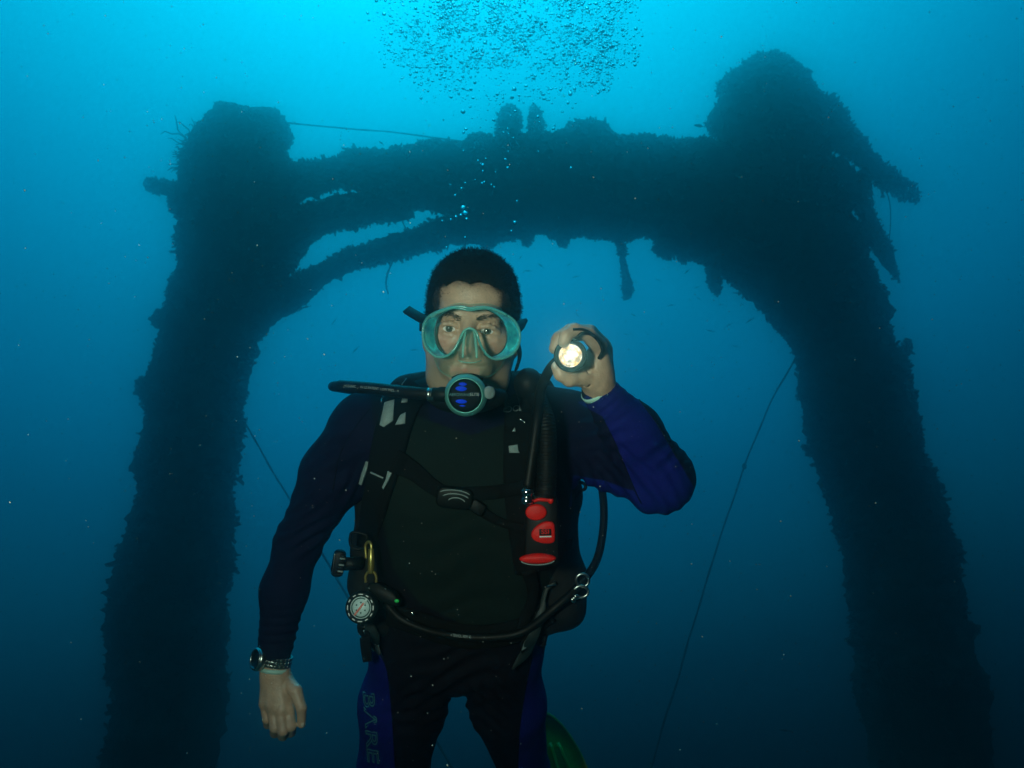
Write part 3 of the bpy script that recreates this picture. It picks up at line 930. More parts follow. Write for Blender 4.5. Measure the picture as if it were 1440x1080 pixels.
# hair: close crop with a ragged outline
def hair():
    F = Field((-.115, -.08, -.160), (.115, .160, .140), .0026)
    F.ell((0, .034, -.022), (.0835, .1005, .108), .02)
    F.ell((0, .074, .022), (.066, .056, .066), .03)
    for sx in (-1, 1):
        F.ell((sx * .0175, .016, .112), (.0330, .0535, .098), .008, sub=True)   # hairline with a shallow peak
    F.box((0, -.020, .110), (.0495, .050, .094), .022, .010, sub=True)      # the face is free
    F.box((0, -.105, .050), (.14, .085, .105), .01, .012, sub=True)
    F.box((0, -.135, 0), (.14, .06, .2), .01, .012, sub=True)
    v, f = F.mesh(1)
    nn = np.zeros_like(v); fa = np.cross(v[f[:, 1]] - v[f[:, 0]], v[f[:, 2]] - v[f[:, 0]])
    for i in range(4):
        np.add.at(nn, f[:, i], fa)
    nn /= np.linalg.norm(nn, axis=1)[:, None] + 1e-12
    v = v + nn * np.array([.0016 * nz(p, 90, 3) + .0014 * nz(p, 220, 8) for p in v])[:, None]
    ii = rng.integers(0, len(v), 9000)
    sv_, sf_ = strips(v[ii], nn[ii], .0058, .00045, flow=np.array([0, -.1, .35]))
    # sparse strands growing out of the skin along the hairline
    hl = (hv - HC) @ HR.T
    hn = np.zeros_like(hv); fa = np.cross(hv[hf[:, 1]] - hv[hf[:, 0]], hv[hf[:, 2]] - hv[hf[:, 0]])
    for i in range(4):
        np.add.at(hn, hf[:, i], fa)
    hn /= np.linalg.norm(hn, axis=1)[:, None] + 1e-12
    hn = hn @ HR.T
    line = .064 + .005 * np.abs(np.sin(hl[:, 0] * 75)) - 14.0 * np.maximum(0, np.abs(hl[:, 0]) - .025) ** 2 + np.array([.006 * nz((p[0], p[1], 0), 70, 2) for p in hl])
    prob = np.exp(-np.maximum(0, line - hl[:, 1]) / .0048) * (np.abs(hl[:, 0]) < .055) + np.exp(-np.maximum(0, .0515 - np.abs(hl[:, 0])) / .0038) * (hl[:, 1] > .004)
    prob *= (hl[:, 2] > .0) * (hl[:, 1] < .085) * (hl[:, 1] > .0)
    prob = np.minimum(prob, 1); prob /= prob.sum()
    jj = rng.choice(len(hl), 5200, p=prob)
    st_v, st_f = strips(hl[jj] + rng.normal(0, .0009, (5200, 3)), hn[jj] * .5, .0040, .00026, flow=np.array([0, -.15, .25]), jit=.35)
    vv, ff = cat([(v, f), (sv_, sf_), (st_v, st_f)])
    return HC + vv @ HR, ff
obj('hair', hair(), M['hair'], person)

# eyebrows and stubble line
hb = BVHTree.FromPolygons([tuple(p) for p in hv], [tuple(int(i) for i in q) for q in hf])
def on_head(x, y):
    o = Vector(hd(x, y, .3)); h = hb.ray_cast(o, Vector((0, 0, -1)))
    return (np.array(h[0]), np.array(h[1])) if h[0] is not None else (hd(x, y, .09), np.array([0, 0, 1.0]))
for s in (-1, 1):
    b, nn, fl = [], [], []
    for i in range(330):
        t = rng.random()
        x = s * (.011 + .040 * t)
        y = .0080 + .0105 * math.sin(t * 1.9) - .002 * t + rng.normal(0, .0021 * (1.15 - .6 * t))
        p, n_ = on_head(x, y)
        b.append(p - n_ * .0005); nn.append(n_ * .35); fl.append([s * .9, .25 - .5 * t, 0])
    obj('eyebrow', strips(np.array(b), np.array(nn), .0066, .00040, flow=np.array(fl), jit=.3), M['brow'], person)

# nails
for c, ax, r in ((Q(425, 1018, 1.3285), np.array([.35, -.1, .9]), .0042), (Q(781, 514, 1.0575), np.array([-.6, .1, .8]), .0048)):
    obj('fingernail', ball(c, r, r * 1.3, r * .6, 12, 8), mat('fingernail', (.62, .50, .42), .3), person)
# pale wrist seals of the sleeves
def ring(c, ax, r, w, t, seg=40, sx=1.0, sy=1.0):
    return lathe([(r, -w / 2), (r + t, -w / 2), (r + t, w / 2), (r, w / 2)], c, ax, seg, sx=sx, sy=sy)
axl = ARM_L[4][0] - ARM_L[3][0]
obj('wrist_seal', ring(Q(841, 547, 1.119), axl, .0243, .008, .0042), M['mint'], suit)
obj('wrist_seal', ring(Q(386.5, 940, 1.367), ARM_R[4][0] - ARM_R[3][0], .0262, .007, .0022), M['mint'], suit)

# stitched seams between the panels of the suit
SB = BVHTree.FromPolygons([tuple(p) for p in sv], [tuple(int(i) for i in q) for q in sf])
def seam(path, n=50):
    pts = []
    for x, y in spline(np.array(path, float), n):
        dr = Q(x, y, 1.0); dr /= np.linalg.norm(dr)
        h = SB.ray_cast(Vector((0, 0, 0)), Vector(dr))
        if h[0] is not None:
            pts.append(np.array(h[0]) + np.array(h[1]) * (.0004 if h[1].z > 0 else -.0004))
    if len(pts) > 4:
        obj('seam', tube(np.array(pts), .0011, 6), M['strap'], suit)
seam([(846, 585), (868, 630), (893, 690), (902, 708)])
seam([(890, 551), (925, 598), (952, 645)])
seam([(533, 915), (545, 945), (551, 1000), (556, 1078)])
seam([(748, 925), (740, 960), (731, 1020), (728, 1078)])
seam([(520, 575), (500, 600), (478, 640), (468, 690)])
# ------------------------------------------------------------------ laying things on the diver
SUIT_BVH = BVHTree.FromPolygons([tuple(p) for p in sv], [tuple(int(i) for i in q) for q in sf])
def hit(px, py, bvhs=None, d0=1.3, lift=0.0):
    """nearest surface seen at a photo pixel (camera frame), its normal"""
    dr = Q(px, py, 1.0); dr /= np.linalg.norm(dr)
    best = None
    for b in (bvhs or [SUIT_BVH]):
        h = b.ray_cast(Vector((0, 0, 0)), Vector(dr))
        if h[0] is not None and (best is None or h[3] < best[2]):
            best = (np.array(h[0]), np.array(h[1]), h[3])
    if best is None:
        return Q(px, py, d0), np.array([0, 0, 1.0])
    p, n = best[0], best[1]
    if n[2] < 0: n = -n
    n = n * .6 + np.array([0, 0, .4]); n /= np.linalg.norm(n)
    return p + n * lift, n

def bvh_of(parts):
    v, f = parts if isinstance(parts, tuple) else cat(parts)
    return BVHTree.FromPolygons([tuple(p) for p in v], [tuple(int(i) for i in q) for q in f])

def strap_on(path, width_px, thick=.004, lift=.003, n=40, bvhs=None, smooth=3):
    """webbing that follows the body; path: photo pixels, width in pixels (number or one per point)"""
    w = [width_px] * len(path) if np.isscalar(width_px) else list(width_px)
    s = spline(np.array([[p[0], p[1], ww] for p, ww in zip(path, w)], float), n)
    P, Nn = [], []
    for x, y, ww in s:
        p, m = hit(x, y, bvhs, lift=lift)
        P.append(p); Nn.append(m)
    P, Nn = np.array(P), np.array(Nn)
    for _ in range(smooth):
        P[1:-1] = .25 * P[:-2] + .5 * P[1:-1] + .25 * P[2:]
        Nn[1:-1] = .25 * Nn[:-2] + .5 * Nn[1:-1] + .25 * Nn[2:]
    wm = s[:, 2] * (-P[:, 2]) / FPX
    return ribbon(P, Nn, wm, thick)

def face_basis(n, spin=0.0):
    """rows x, y, z of a little frame whose z is n"""
    z = np.asarray(n, float); z = z / np.linalg.norm(z)
    x = np.array([1.0, 0, 0]); x = x - z * (x @ z); x /= np.linalg.norm(x); y = np.cross(z, x)
    c, s = math.cos(spin), math.sin(spin)
    return np.array([c * x + s * y, -s * x + c * y, z])

def patch(outline_px, thick, mat_, name, parent, bvhs=None, lift=.002, bevel=.0012, d=None):
    """flat piece with a pixel outline laid on the surface under it"""
    o = np.asarray(outline_px, float)
    area = np.sum(o[:, 0] * np.roll(o[:, 1], -1) - np.roll(o[:, 0], -1) * o[:, 1])
    if area > 0: o = o[::-1]
    c = o.mean(0)
    if d is None:
        p, n = hit(c[0], c[1], bvhs, lift=lift)
    else:
        p, n = Q(c[0], c[1], d), np.array([0, 0, 1.0])
    B_ = face_basis(n)
    # intersect pixel rays with the tangent plane
    loc = []
    for x, y in o:
        r = Q(x, y, 1.0); t = (p @ B_[2]) / (r @ B_[2]); q = r * t - p
        loc.append((q @ B_[0], q @ B_[1]))
    return obj(name, slab(loc, 0, thick, min(bevel, thick * .8), p, B_), mat_, parent)

def text_on(s, px, py, h_px, ang, mat_, name, parent, d=None, bvhs=None, lift=.0025, outline=0.0, shear=0.0, widen=1.0, bold=0.0, follow=None):
    """raised print: text centred on a photo pixel, h_px high"""
    cu = bpy.data.curves.new('t', 'FONT'); cu.body = s; cu.align_x = 'CENTER'; cu.align_y = 'CENTER'; cu.size = 1.0; cu.shear = shear
    cu.offset = bold
    if outline:
        cu.fill_mode = 'NONE'; cu.bevel_depth = outline; cu.bevel_resolution = 0
    cu.resolution_u = 4
    to = bpy.data.objects.new('t', cu); COL.objects.link(to)
    dg = bpy.context.evaluated_depsgraph_get(); me = bpy.data.meshes.new_from_object(to.evaluated_get(dg))
    v = np.array([q.co for q in me.vertices]); f = [tuple(q.vertices) for q in me.polygons]
    bpy.data.objects.remove(to); bpy.data.curves.remove(cu); bpy.data.meshes.remove(me)
    if not len(v): return None
    v[:, 0] *= widen
    c, si = math.cos(ang), math.sin(ang)
    k = h_px / .72
    X = px + k * (v[:, 0] * c - v[:, 1] * si); Y = py - k * (v[:, 0] * si + v[:, 1] * c)
    if follow is not None:      # run along a path given in photo pixels
        fx = np.asarray(follow); od = np.argsort(fx[:, 0]); X = px + k * v[:, 0]
        Y = np.interp(X, fx[od, 0], fx[od, 1]) - k * v[:, 1] + py
    out = []
    for x, y, z in zip(X, Y, v[:, 2]):
        if d is None:
            p, n = hit(x, y, bvhs, lift=lift)
            out.append(p + n * z * .002)
        else:
            out.append(Q(x, y, d) + np.array([0, 0, z * .002]))
    return obj(name, (np.array(out), f), mat_, parent, smooth=False)

# lettering down the thigh panel
text_on('BΛRE', 521, 1020, 16, R(-86), M['teal_print'], 'lettering', suit, lift=.0012, outline=.024, shear=.14, widen=1.95)
# ------------------------------------------------------------------ buoyancy vest
vest = thing('buoyancy_vest', 'black buoyancy vest with grey trimmed straps worn over the diver\'s wetsuit', 'dive vest', W(660, 890, 1.40))
def vest_shell():
    F = Field((-.34, -.52, -1.62), (.22, .06, -1.16), .006)
    F.chain([N(524, 610, 1.42, 22), N(524, 690, 1.40, 24), N(522, 770, 1.375, 26), N(520, 820, 1.36, 28), N(534, 862, 1.355, 26), N(562, 880, 1.36, 20)], .02)
    F.chain([N(792, 600, 1.43, 26), N(790, 700, 1.41, 26), N(782, 770, 1.37, 28), N(792, 815, 1.345, 32), N(790, 850, 1.34, 32), N(762, 872, 1.345, 22)], .02)
    F.ell(Q(658, 700, 1.50), (.165, .20, .05), .03)
    F.cone(Q(600, 552, 1.42), Q(728, 552, 1.42), .042, .042, .03)
    F.chain([N(575, 556, 1.395, 30), N(540, 590, 1.40, 26), N(524, 640, 1.41, 22)], .02)
    F.chain([N(750, 556, 1.395, 32), N(772, 590, 1.40, 28), N(790, 640, 1.42, 24)], .02)
    v, f = F.mesh(2)
    v = v + np.array([[.0020 * nz(p, 22, 1), .0020 * nz(p, 22, 2), .0025 * nz(p, 18, 3)] for p in v])
    return v, f
vsh = vest_shell()
obj('bladder', vsh, M['black'], vest)
VEST_BVH = bvh_of(vsh)
BOTH = [SUIT_BVH, VEST_BVH]

s1 = strap_on([(592, 548), (570, 566), (556, 600), (546, 640), (534, 690), (524, 735), (520, 768)], [44, 50, 52, 50, 44, 40, 38], .012, .006, 44, BOTH)
s2 = strap_on([(722, 556), (736, 578), (738, 620), (738, 680), (742, 740), (748, 800)], [42, 54, 60, 60, 56, 50], .012, .006, 44, BOTH)
obj('shoulder_strap', s1, M['strap'], vest); obj('shoulder_strap', s2, M['strap'], vest)
STR = BOTH + [bvh_of(s1), bvh_of(s2)]
s3 = strap_on([(556, 648), (582, 662), (604, 680), (622, 692)], [34, 26, 22, 20], .005, .006, 26, STR)
s4 = strap_on([(655, 694), (690, 692), (722, 687), (740, 682)], [20, 19, 19, 20], .005, .006, 26, STR)
obj('chest_strap', s3, M['strap'], vest); obj('chest_strap', s4, M['strap'], vest)
s5 = strap_on([(546, 862), (580, 872), (620, 886), (660, 894), (700, 892), (740, 880), (772, 860)], [34, 34, 36, 36, 36, 34, 32], .008, .004, 40, BOTH)
obj('waistband', s5, M['strap'], vest)
STR += [bvh_of(s3), bvh_of(s4), bvh_of(s5)]
# lower side straps
obj('side_strap', strap_on([(742, 800), (748, 830), (740, 862), (728, 890)], [20, 16, 15, 14], .005, .010, 26, STR), M['strap'], vest)
# chest buckle; its curved highlights put in as pale raised arcs
bp, bn = hit(640, 698, STR, lift=.004)
bb = face_basis(bn, R(-6))
buckle = obj('chest_buckle', slab([(x * 1.0, y) for x, y in rrect(.062, .036, .012)], 0, .014, .004, bp, bb), M['plastic'], vest)
for k, (w, h0) in enumerate(((.027, .0155), (.023, .0095), (.015, .003))):
    pts = [bp + bb[0] * (.002 * k + w * math.cos(a)) + bb[1] * (h0 - .010 + .009 * math.sin(a)) + bb[2] * .0146 for a in np.linspace(.35, 2.75, 16)]
    obj('buckle_highlight', tube(np.array(pts), [.0004] + [.0011] * 14 + [.0004], 6), M['grey_trim'], buckle)
obj('buckle_tongue', slab(rrect(.028, .022, .006), 0, .010, .003, hit(672, 712, STR, lift=.004)[0], face_basis([0, 0, 1], R(-35))), M['plastic'], vest)
obj('chest_strap_tail', strap_on([(662, 705), (684, 722), (712, 736), (742, 742)], [14, 14, 12, 12], .004, .006, 22, STR), M['strap'], vest)
# grey reflective trim and buckles on the shoulder straps
TR = STR
patch([(541, 566), (555, 562), (553, 592), (540, 601), (534, 598)], .003, M['grey_trim'], 'trim', vest, TR, lift=.004)
patch([(566, 558), (574, 556), (573, 566), (564, 567)], .003, M['grey_trim'], 'trim', vest, TR, lift=.004)
patch([(563, 584), (571, 580), (570, 596), (556, 598)], .003, M['grey_trim'], 'trim', vest, TR, lift=.004)
patch([(516, 648), (521, 650), (516, 664), (510, 682), (506, 680), (510, 664)], .004, M['grey_trim'], 'trim', vest, TR, lift=.004)
patch([(546, 662), (552, 664), (546, 678), (540, 688), (538, 685), (543, 674)], .004, M['grey_trim'], 'trim', vest, TR, lift=.004)
patch([(522, 663), (540, 671), (539, 673), (521, 665)], .003, M['grey_trim'], 'trim', vest, TR, lift=.008, bevel=.0003)
wire = [hit(x, y, TR, lift=.014)[0] for x, y in ((538, 570), (539, 564), (546, 560), (556, 556), (560, 553))]
obj('wire_ring', tube(np.array(wire), .0015, 8, n=20), M['chrome'], vest)
wire = [hit(x, y, TR, lift=.012)[0] for x, y in ((566, 544), (571, 538), (573, 535))]
obj('wire_ring', tube(np.array(wire), .0008, 8, n=8), M['steel'], vest)
# right shoulder: name patch and buckle
text_on('OCE', 722, 578, 8.5, R(8), M['grey_print'], 'lettering', vest, bvhs=TR, lift=.010, shear=.2, widen=1.05, bold=.02)
patch([(715, 627), (728, 625), (729, 634), (731, 637), (716, 637)], .003, M['grey_trim'], 'trim', vest, TR, lift=.004)
patch([(720, 607), (724, 601), (725, 607)], .002, M['grey_trim'], 'trim', vest, TR, lift=.004, bevel=.0003)
wire = [hit(x, y, TR, lift=.014)[0] for x, y in ((730, 593), (734, 594.5), (738, 597.5))]
obj('wire_ring', tube(np.array(wire), .0018, 8, n=8), M['chrome'], vest)
# D rings, lower left pull ring, ribbed pocket knob
def d_ring(c, w, h, spin, rad, mt, name='d_ring', parent=None):
    pts = [(-w, 0), (-w * .95, -h * .55), (-w * .5, -h), (w * .5, -h), (w * .95, -h * .55), (w, 0), (w * .5, h * .12), (-w * .5, h * .12)]
    B_ = face_basis([0, 0, 1], spin)
    p = np.array([np.asarray(c) + x * B_[0] + y * B_[1] for x, y in pts])
    p = spline(np.vstack([p, p[:1]]), 40)
    return obj(name, tube(p[:-1], rad, 8, closed=True), mt, parent or vest)
d_ring(Q(505, 752, 1.27), .014, .024, R(-12), .0028, M['plastic'])
d_ring(Q(806, 682, 1.34), .008, .022, R(80), .003, M['plastic'])
patch([(803, 664), (814, 662), (816, 692), (806, 706), (800, 700)], .010, M['strap'], 'loop', vest, d=1.35)
patch([(792, 760), (804, 756), (805, 768), (796, 776)], .010, M['plastic'], 'loop', vest, d=1.33)
patch([(762, 893), (768, 893), (768, 906), (763, 909), (758, 906), (763, 904)], .006, M['plastic'], 'hook', vest, d=1.33, bevel=.001)
kn = Q(476, 792, 1.31)
knob = obj('pocket_handle', slab(rrect(.022, .046, .009), -.008, .010, .003, kn, face_basis([.25, 0, 1], R(-10))), M['rubber'], vest)
for i in range(7):
    y = -.017 + i * .0057
    B_ = face_basis([.25, 0, 1], R(-10))
    obj('rib', slab(rrect(.010, .0030, .001, 3), .009, .013, .001, kn + B_[0] * .005 + B_[1] * y, B_), M['grey_trim'] if i % 2 else M['rubber'], knob)
obj('handle_stem', tube([Q(484, 793, 1.31), Q(508, 792, 1.33)], .012, 12), M['rubber'], vest)
obj('handle_edge', tube([Q(471, 778, 1.298), Q(469, 795, 1.297), Q(467, 806, 1.298)], .0014, 8, n=12), M['steel'], knob)
# pull tabs at the hips
obj('pull_tab', strap_on([(520, 866), (526, 882), (533, 898), (541, 916)], [12, 16, 15, 5], .003, .016, 22, STR), M['dark_trim'], vest)
obj('tab_edge', tube(np.array([hit(x, y, STR, lift=.022)[0] for x, y in ((519, 878), (524, 890), (531, 902), (536, 910))]), .0014, 8, n=16), M['chrome'], vest)
obj('strap_end', strap_on([(514, 876), (514, 905), (517, 930)], [15, 15, 13], .005, .012, 18, STR), M['strap'], vest)
obj('pull_tab', strap_on([(774, 812), (770, 840), (757, 868), (744, 893), (732, 914), (718, 932)], [5, 7, 11, 16, 14, 3], .003, .020, 34, STR), M['dark_trim'], vest)
patch([(741, 888), (752, 894), (744, 910), (733, 918), (731, 905)], .003, M['strap'], 'logo_field', vest, STR, lift=.022)
patch([(738, 900), (744, 903), (739, 911), (733, 914)], .002, M['grey_trim'], 'logo', vest, STR, lift=.0255, bevel=.0002)
obj('tab_edge', tube(np.array([hit(x, y, STR, lift=.02)[0] for x, y in ((760, 818), (770, 816), (774, 815))]), .0010, 6, n=8), M['steel'], vest)

# ------------------------------------------------------------------ inflator
infl = thing('inflator', 'black power inflator with red buttons hanging on the diver\'s chest', 'inflator', W(760, 792, 1.17))
def corrugated(pts, r, n, ribs):
    p = spline(np.array(pts), n)
    t = np.linspace(0, 1, n)
    rr = r * (1 + .035 * np.sign(np.sin(t * ribs * 2 * np.pi)) * np.abs(np.sin(t * ribs * 2 * np.pi)) ** .4)
    return tube(p, rr, 20)
obj('corrugated_hose', corrugated([Q(750, 552, 1.27), Q(760, 572, 1.212), Q(768, 600, 1.188), Q(769, 640, 1.177), Q(768, 685, 1.168), Q(766, 700, 1.166)], .0160, 240, 40), M['rubber'], infl)
hump = obj('shoulder_elbow', [ball(Q(743, 540, 1.25), .025, .028, .026, 20, 14), tube([Q(743, 540, 1.25), Q(747, 556, 1.262), Q(752, 575, 1.26)], .024, 16)], M['rubber'], infl)
obj('low_pressure_hose', tube([Q(790, 502, 1.165), Q(776, 516, 1.19), Q(766, 533, 1.215), Q(760, 552, 1.205), Q(756, 585, 1.178), Q(750, 630, 1.168), Q(742, 685, 1.160)], .0085, 14, n=50), M['rubber'], infl)
obj('hose_fitting', [lathe([(.0095, 0), (.0105, .003), (.0105, .008), (.0085, .010), (.0085, .014), (.0105, .016), (.0105, .021), (.008, .024)], Q(741, 708, 1.158), np.array([0, 1.0, 0]), 20)], M['chrome'], infl)
ib = Q(762, 742, 1.172)
IB = face_basis([-.06, .02, 1.0], R(2))
def io(x, y, z=0.0): return ib + x * IB[0] + y * IB[1] + z * IB[2]
body_o = [(x, y) for x, y in ((.024, .052), (.012, .056), (-.014, .054), (-.024, .044), (-.027, .010), (-.029, -.030), (-.030, -.052), (-.020, -.060), (.018, -.060), (.026, -.050), (.027, -.010), (.027, .036))]
infl_body = obj('inflator_body', slab(body_o, -.020, .012, .006, ib, IB), M['plastic'], infl)
def oval(rx, ry, n=32, p=2.0):
    return [(rx * np.sign(math.cos(a)) * abs(math.cos(a)) ** (2 / p), ry * np.sign(math.sin(a)) * abs(math.sin(a)) ** (2 / p)) for a in np.linspace(0, 2 * math.pi, n, endpoint=False)]
px = 1.16 / FPX
obj('inflate_button', slab(oval(15 * px, 11.5 * px), 0, .008, .003, io(-7 * px, 24 * px, .010), IB), M['red'], infl)
dsh = [(13, 15), (4, 16), (-6, 12), (-14, 5), (-17, -2), (-14, -9), (-6, -13), (4, -15), (13, -14), (16, -10), (16.5, 2), (16, 11)]
db = obj('deflate_button', slab(spline(np.array(dsh + dsh[:1], float) * px, 40)[:-1], 0, .009, .003, io(2 * px, -5 * px, .010), IB), M['red'], infl)
lens = [(26 * math.cos(a), 7.5 * math.sin(a) * (1 - .15 * math.cos(a) ** 2)) for a in np.linspace(0, 2 * math.pi, 36, endpoint=False)]
ol = obj('outlet_ring', slab([(x * px, y * px) for x, y in lens], 0, .010, .006, io(-7 * px, -41 * px, .010), IB), M['red'], infl)
obj('outlet_lip', tube([io((-7 + 24 * math.cos(a)) * px, (-42 + 7.2 * math.sin(a)) * px, .0165) for a in np.linspace(math.pi * 1.08, math.pi * 1.92, 20)], .0011, 6), M['grey_trim'], infl)
obj('red_clip', tube([io(-10 * px, 39 * px, .013), io(-3 * px, 41.5 * px, .014), io(6 * px, 41 * px, .014), io(12 * px, 40 * px, .014)], [.0022, .0028, .0030, .0026], 10, n=16), M['red'], infl)
obj('red_clip', ball(io(14 * px, 40 * px, .014), .0046, .0058, .004, 14, 10), M['red'], infl)
u, w_ = to_px(io(5 * px, -4 * px, .021)[None, :])[0]
obj('label_plate', slab(rrect(17 * px, 9 * px, .0008, 3), 0, .0006, .0002, io(5 * px, -3.5 * px, .0192), IB), M['plastic'], db)
text_on('SSI', u, w_ - 1, 6.5, 0, M['red'], 'lettering', db, d=-io(0, 0, .0206)[2], widen=1.1, bold=.02)
obj('underline', slab(rrect(17 * px, 1.8 * px, .0004, 3), 0, .0006, .0002, io(5 * px, -9.6 * px, .0192), IB), M['white_print'], db)

# ------------------------------------------------------------------ regulator in the mouth
reg = thing('regulator', 'round black regulator with teal metal rim held in the diver\'s mouth', 'regulator', W(655, 588, 1.12))
rc_ = Q(654.5, 556, 1.105); RA = np.array([-.04, -.05, 1.0])
rp = 1.10 / FPX
M['rim'] = mat('teal_anodised_rim', (.10, .36, .32), .36, metal=.45, var=.08, vscale=60)
obj('case', [lathe([(.010, -.030), (.024, -.026), (.0285, -.016), (.0300, -.004), (.0290, .0)], rc_, RA, 48)], M['plastic'], reg)
obj('rim', lathe([(24.0 * rp, -.010), (29.5 * rp, -.012), (30.6 * rp, -.006), (30.0 * rp, -.002), (24.6 * rp, .0066), (24.0 * rp, .0068), (23.4 * rp, .0060), (23.2 * rp, .000)], rc_, RA, 64, caps=False), M['rim'], reg)
cover = obj('purge_cover', lathe([(23.5 * rp, .0), (23.2 * rp, .0030), (18 * rp, .0046), (10 * rp, .0056), (3 * rp, .0060)], rc_, RA, 48), M['cover'], reg)
CB = face_basis(RA, R(-3))
def co(x, y, z=.0066): return rc_ + x * rp * CB[0] + y * rp * CB[1] + z * CB[2]
def lens_shape(w, h, lean=0.0):
    return [((w * (t - .5) + lean * math.sin(math.pi * t)) * rp, sgn * h * rp * (math.sin(math.pi * t) ** .6)) for sgn, ts in ((-1, np.linspace(0, 1, 12)), (1, np.linspace(1, 0, 12)[1:-1])) for t in ts]
for x, y, w, h in ((-4, 16, 12, 2.4), (-6, 9.5, 17, 3.6), (-5, -8.5, 17, 3.0), (-3, -14.5, 9, 1.2)):
    obj('blue_mark', slab(lens_shape(w, h), 0, .0007, .0002, co(x, y, .0052), CB), M['blue_print'], cover)
u, w_ = to_px(co(0, 1.2)[None, :])[0]
text_on('AEROWAVE', u - 7.5, w_, 4.2, R(-1), M['teal_print'], 'lettering', cover, d=-co(0, 0, .0072)[2], widen=.95)
text_on('ELITE', u + 13.5, w_ - .3, 4.4, R(-1), M['grey_print'], 'lettering', cover, d=-co(0, 0, .0072)[2], widen=.9)
obj('mouthpiece', [ball(Q(657, 540, 1.145), .0240, .0125, .034, 20, 12),
                   tube([Q(637, 533, 1.140), Q(646, 529.5, 1.136), Q(657, 528.5, 1.135), Q(668, 529.5, 1.136), Q(678, 534, 1.140)], .0042, 10, n=20)], M['rubber'], reg)
ex = obj('exhaust_tee', [tube([Q(612, 560, 1.158), Q(628, 563, 1.142), Q(655, 565, 1.138), Q(690, 560, 1.146), Q(706, 556, 1.166)], [.014, .022, .025, .022, .012], 20, n=30, flat=.8)], M['rubber'], reg)
obj('adjust_knob', [lathe([(.0135, -.012), (.0138, -.002), (.0120, .001)], Q(688, 553, 1.118), np.array([.55, .02, .8]), 24)], M['plastic'], reg)
obj('knob_cap', ball(Q(688, 552, 1.106), .0095, .0100, .004, 20, 12, basis=face_basis([.3, .02, .9])), M['grey_trim'], reg)
obj('hose_swivel', [lathe([(.0105, 0), (.0118, .004), (.0118, .012), (.010, .016), (.010, .024)], Q(630, 555, 1.118), np.array([-1.0, .05, -.1]), 20)], M['plastic'], reg)
obj('swivel_nut', [lathe([(.0092, 0), (.0105, .001), (.0105, .005), (.0090, .0058), (.0105, .0066), (.0105, .0112), (.0092, .012)], Q(612, 555, 1.121), np.array([-1.0, .05, -.1]), 20)], M['steel'], reg)
rh = spline(np.array([Q(626, 555, 1.119), Q(600, 554, 1.124), Q(565, 551, 1.14), Q(520, 546, 1.17), Q(482, 543, 1.205), Q(470, 543, 1.24), Q(474, 545, 1.33), Q(520, 552, 1.50), Q(600, 560, 1.56)]), 90)
rr = np.concatenate([np.full(30, .0098), np.full(60, .0082)])
obj('hose', tube(rh, rr, 18), M['rubber'], reg)
HOSE_BVH = bvh_of(tube(rh, rr, 18))
text_on('OCEANIC  -  IN US PATENT  LOW PRES. - 4', 522, -.5, 3.4, 0, M['grey_print'], 'lettering', reg, bvhs=[HOSE_BVH], lift=.0010, widen=.86, follow=to_px(rh[4:54]))

# ------------------------------------------------------------------ mask
msk = thing('dive_mask', 'clear teal dive mask with nose pocket over the diver\'s eyes', 'dive mask', W(660, 530, 1.17))
def glassy(name, tint, alpha, rough=.25, spec=.5, trans_tint=(1, 1, 1), fres=1.0):
    m = bpy.data.materials.new(name); m.use_nodes = True
    n, l = m.node_tree.nodes, m.node_tree.links
    b = n['Principled BSDF']; out = n['Material Output']
    b.inputs['Base Color'].default_value = (*tint, 1); b.inputs['Roughness'].default_value = rough; b.inputs['Specular IOR Level'].default_value = spec
    t = n.new('ShaderNodeBsdfTransparent'); t.inputs['Color'].default_value = (*trans_tint, 1)
    fr = n.new('ShaderNodeFresnel'); fr.inputs['IOR'].default_value = 1.25
    ad = n.new('ShaderNodeMath'); ad.operation = 'ADD'; ad.use_clamp = True; ad.inputs[1].default_value = alpha
    mx = n.new('ShaderNodeMixShader')
    fm = n.new('ShaderNodeMath'); fm.operation = 'MULTIPLY'; fm.inputs[1].default_value = fres
    l.new(fr.outputs[0], fm.inputs[0]); l.new(fm.outputs[0], ad.inputs[0]); l.new(ad.outputs[0], mx.inputs[0]); l.new(t.outputs[0], mx.inputs[1]); l.new(b.outputs[0], mx.inputs[2])
    l.new(mx.outputs[0], out.inputs['Surface'])
    return m
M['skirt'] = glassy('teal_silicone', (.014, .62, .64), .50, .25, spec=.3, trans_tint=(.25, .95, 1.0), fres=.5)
M['skirt_thin'] = glassy('clear_silicone', (.30, .80, .72), .05, .16, trans_tint=(.96, 1.0, .98), fres=.35)
M['rib'] = glassy('rib_highlight', (.34, .80, .72), .35, .12, trans_tint=(.85, 1.0, .96))  # pale tint paints the nose pocket's highlights onto the ribs
M['frame'] = glassy('teal_frame', (.22, .74, .72), .26, .10, trans_tint=(.78, .99, .97))
M['lens'] = glassy('mask_glass', (.9, 1, .98), .0, .03, trans_tint=(.99, 1.0, 1.0), fres=.7)
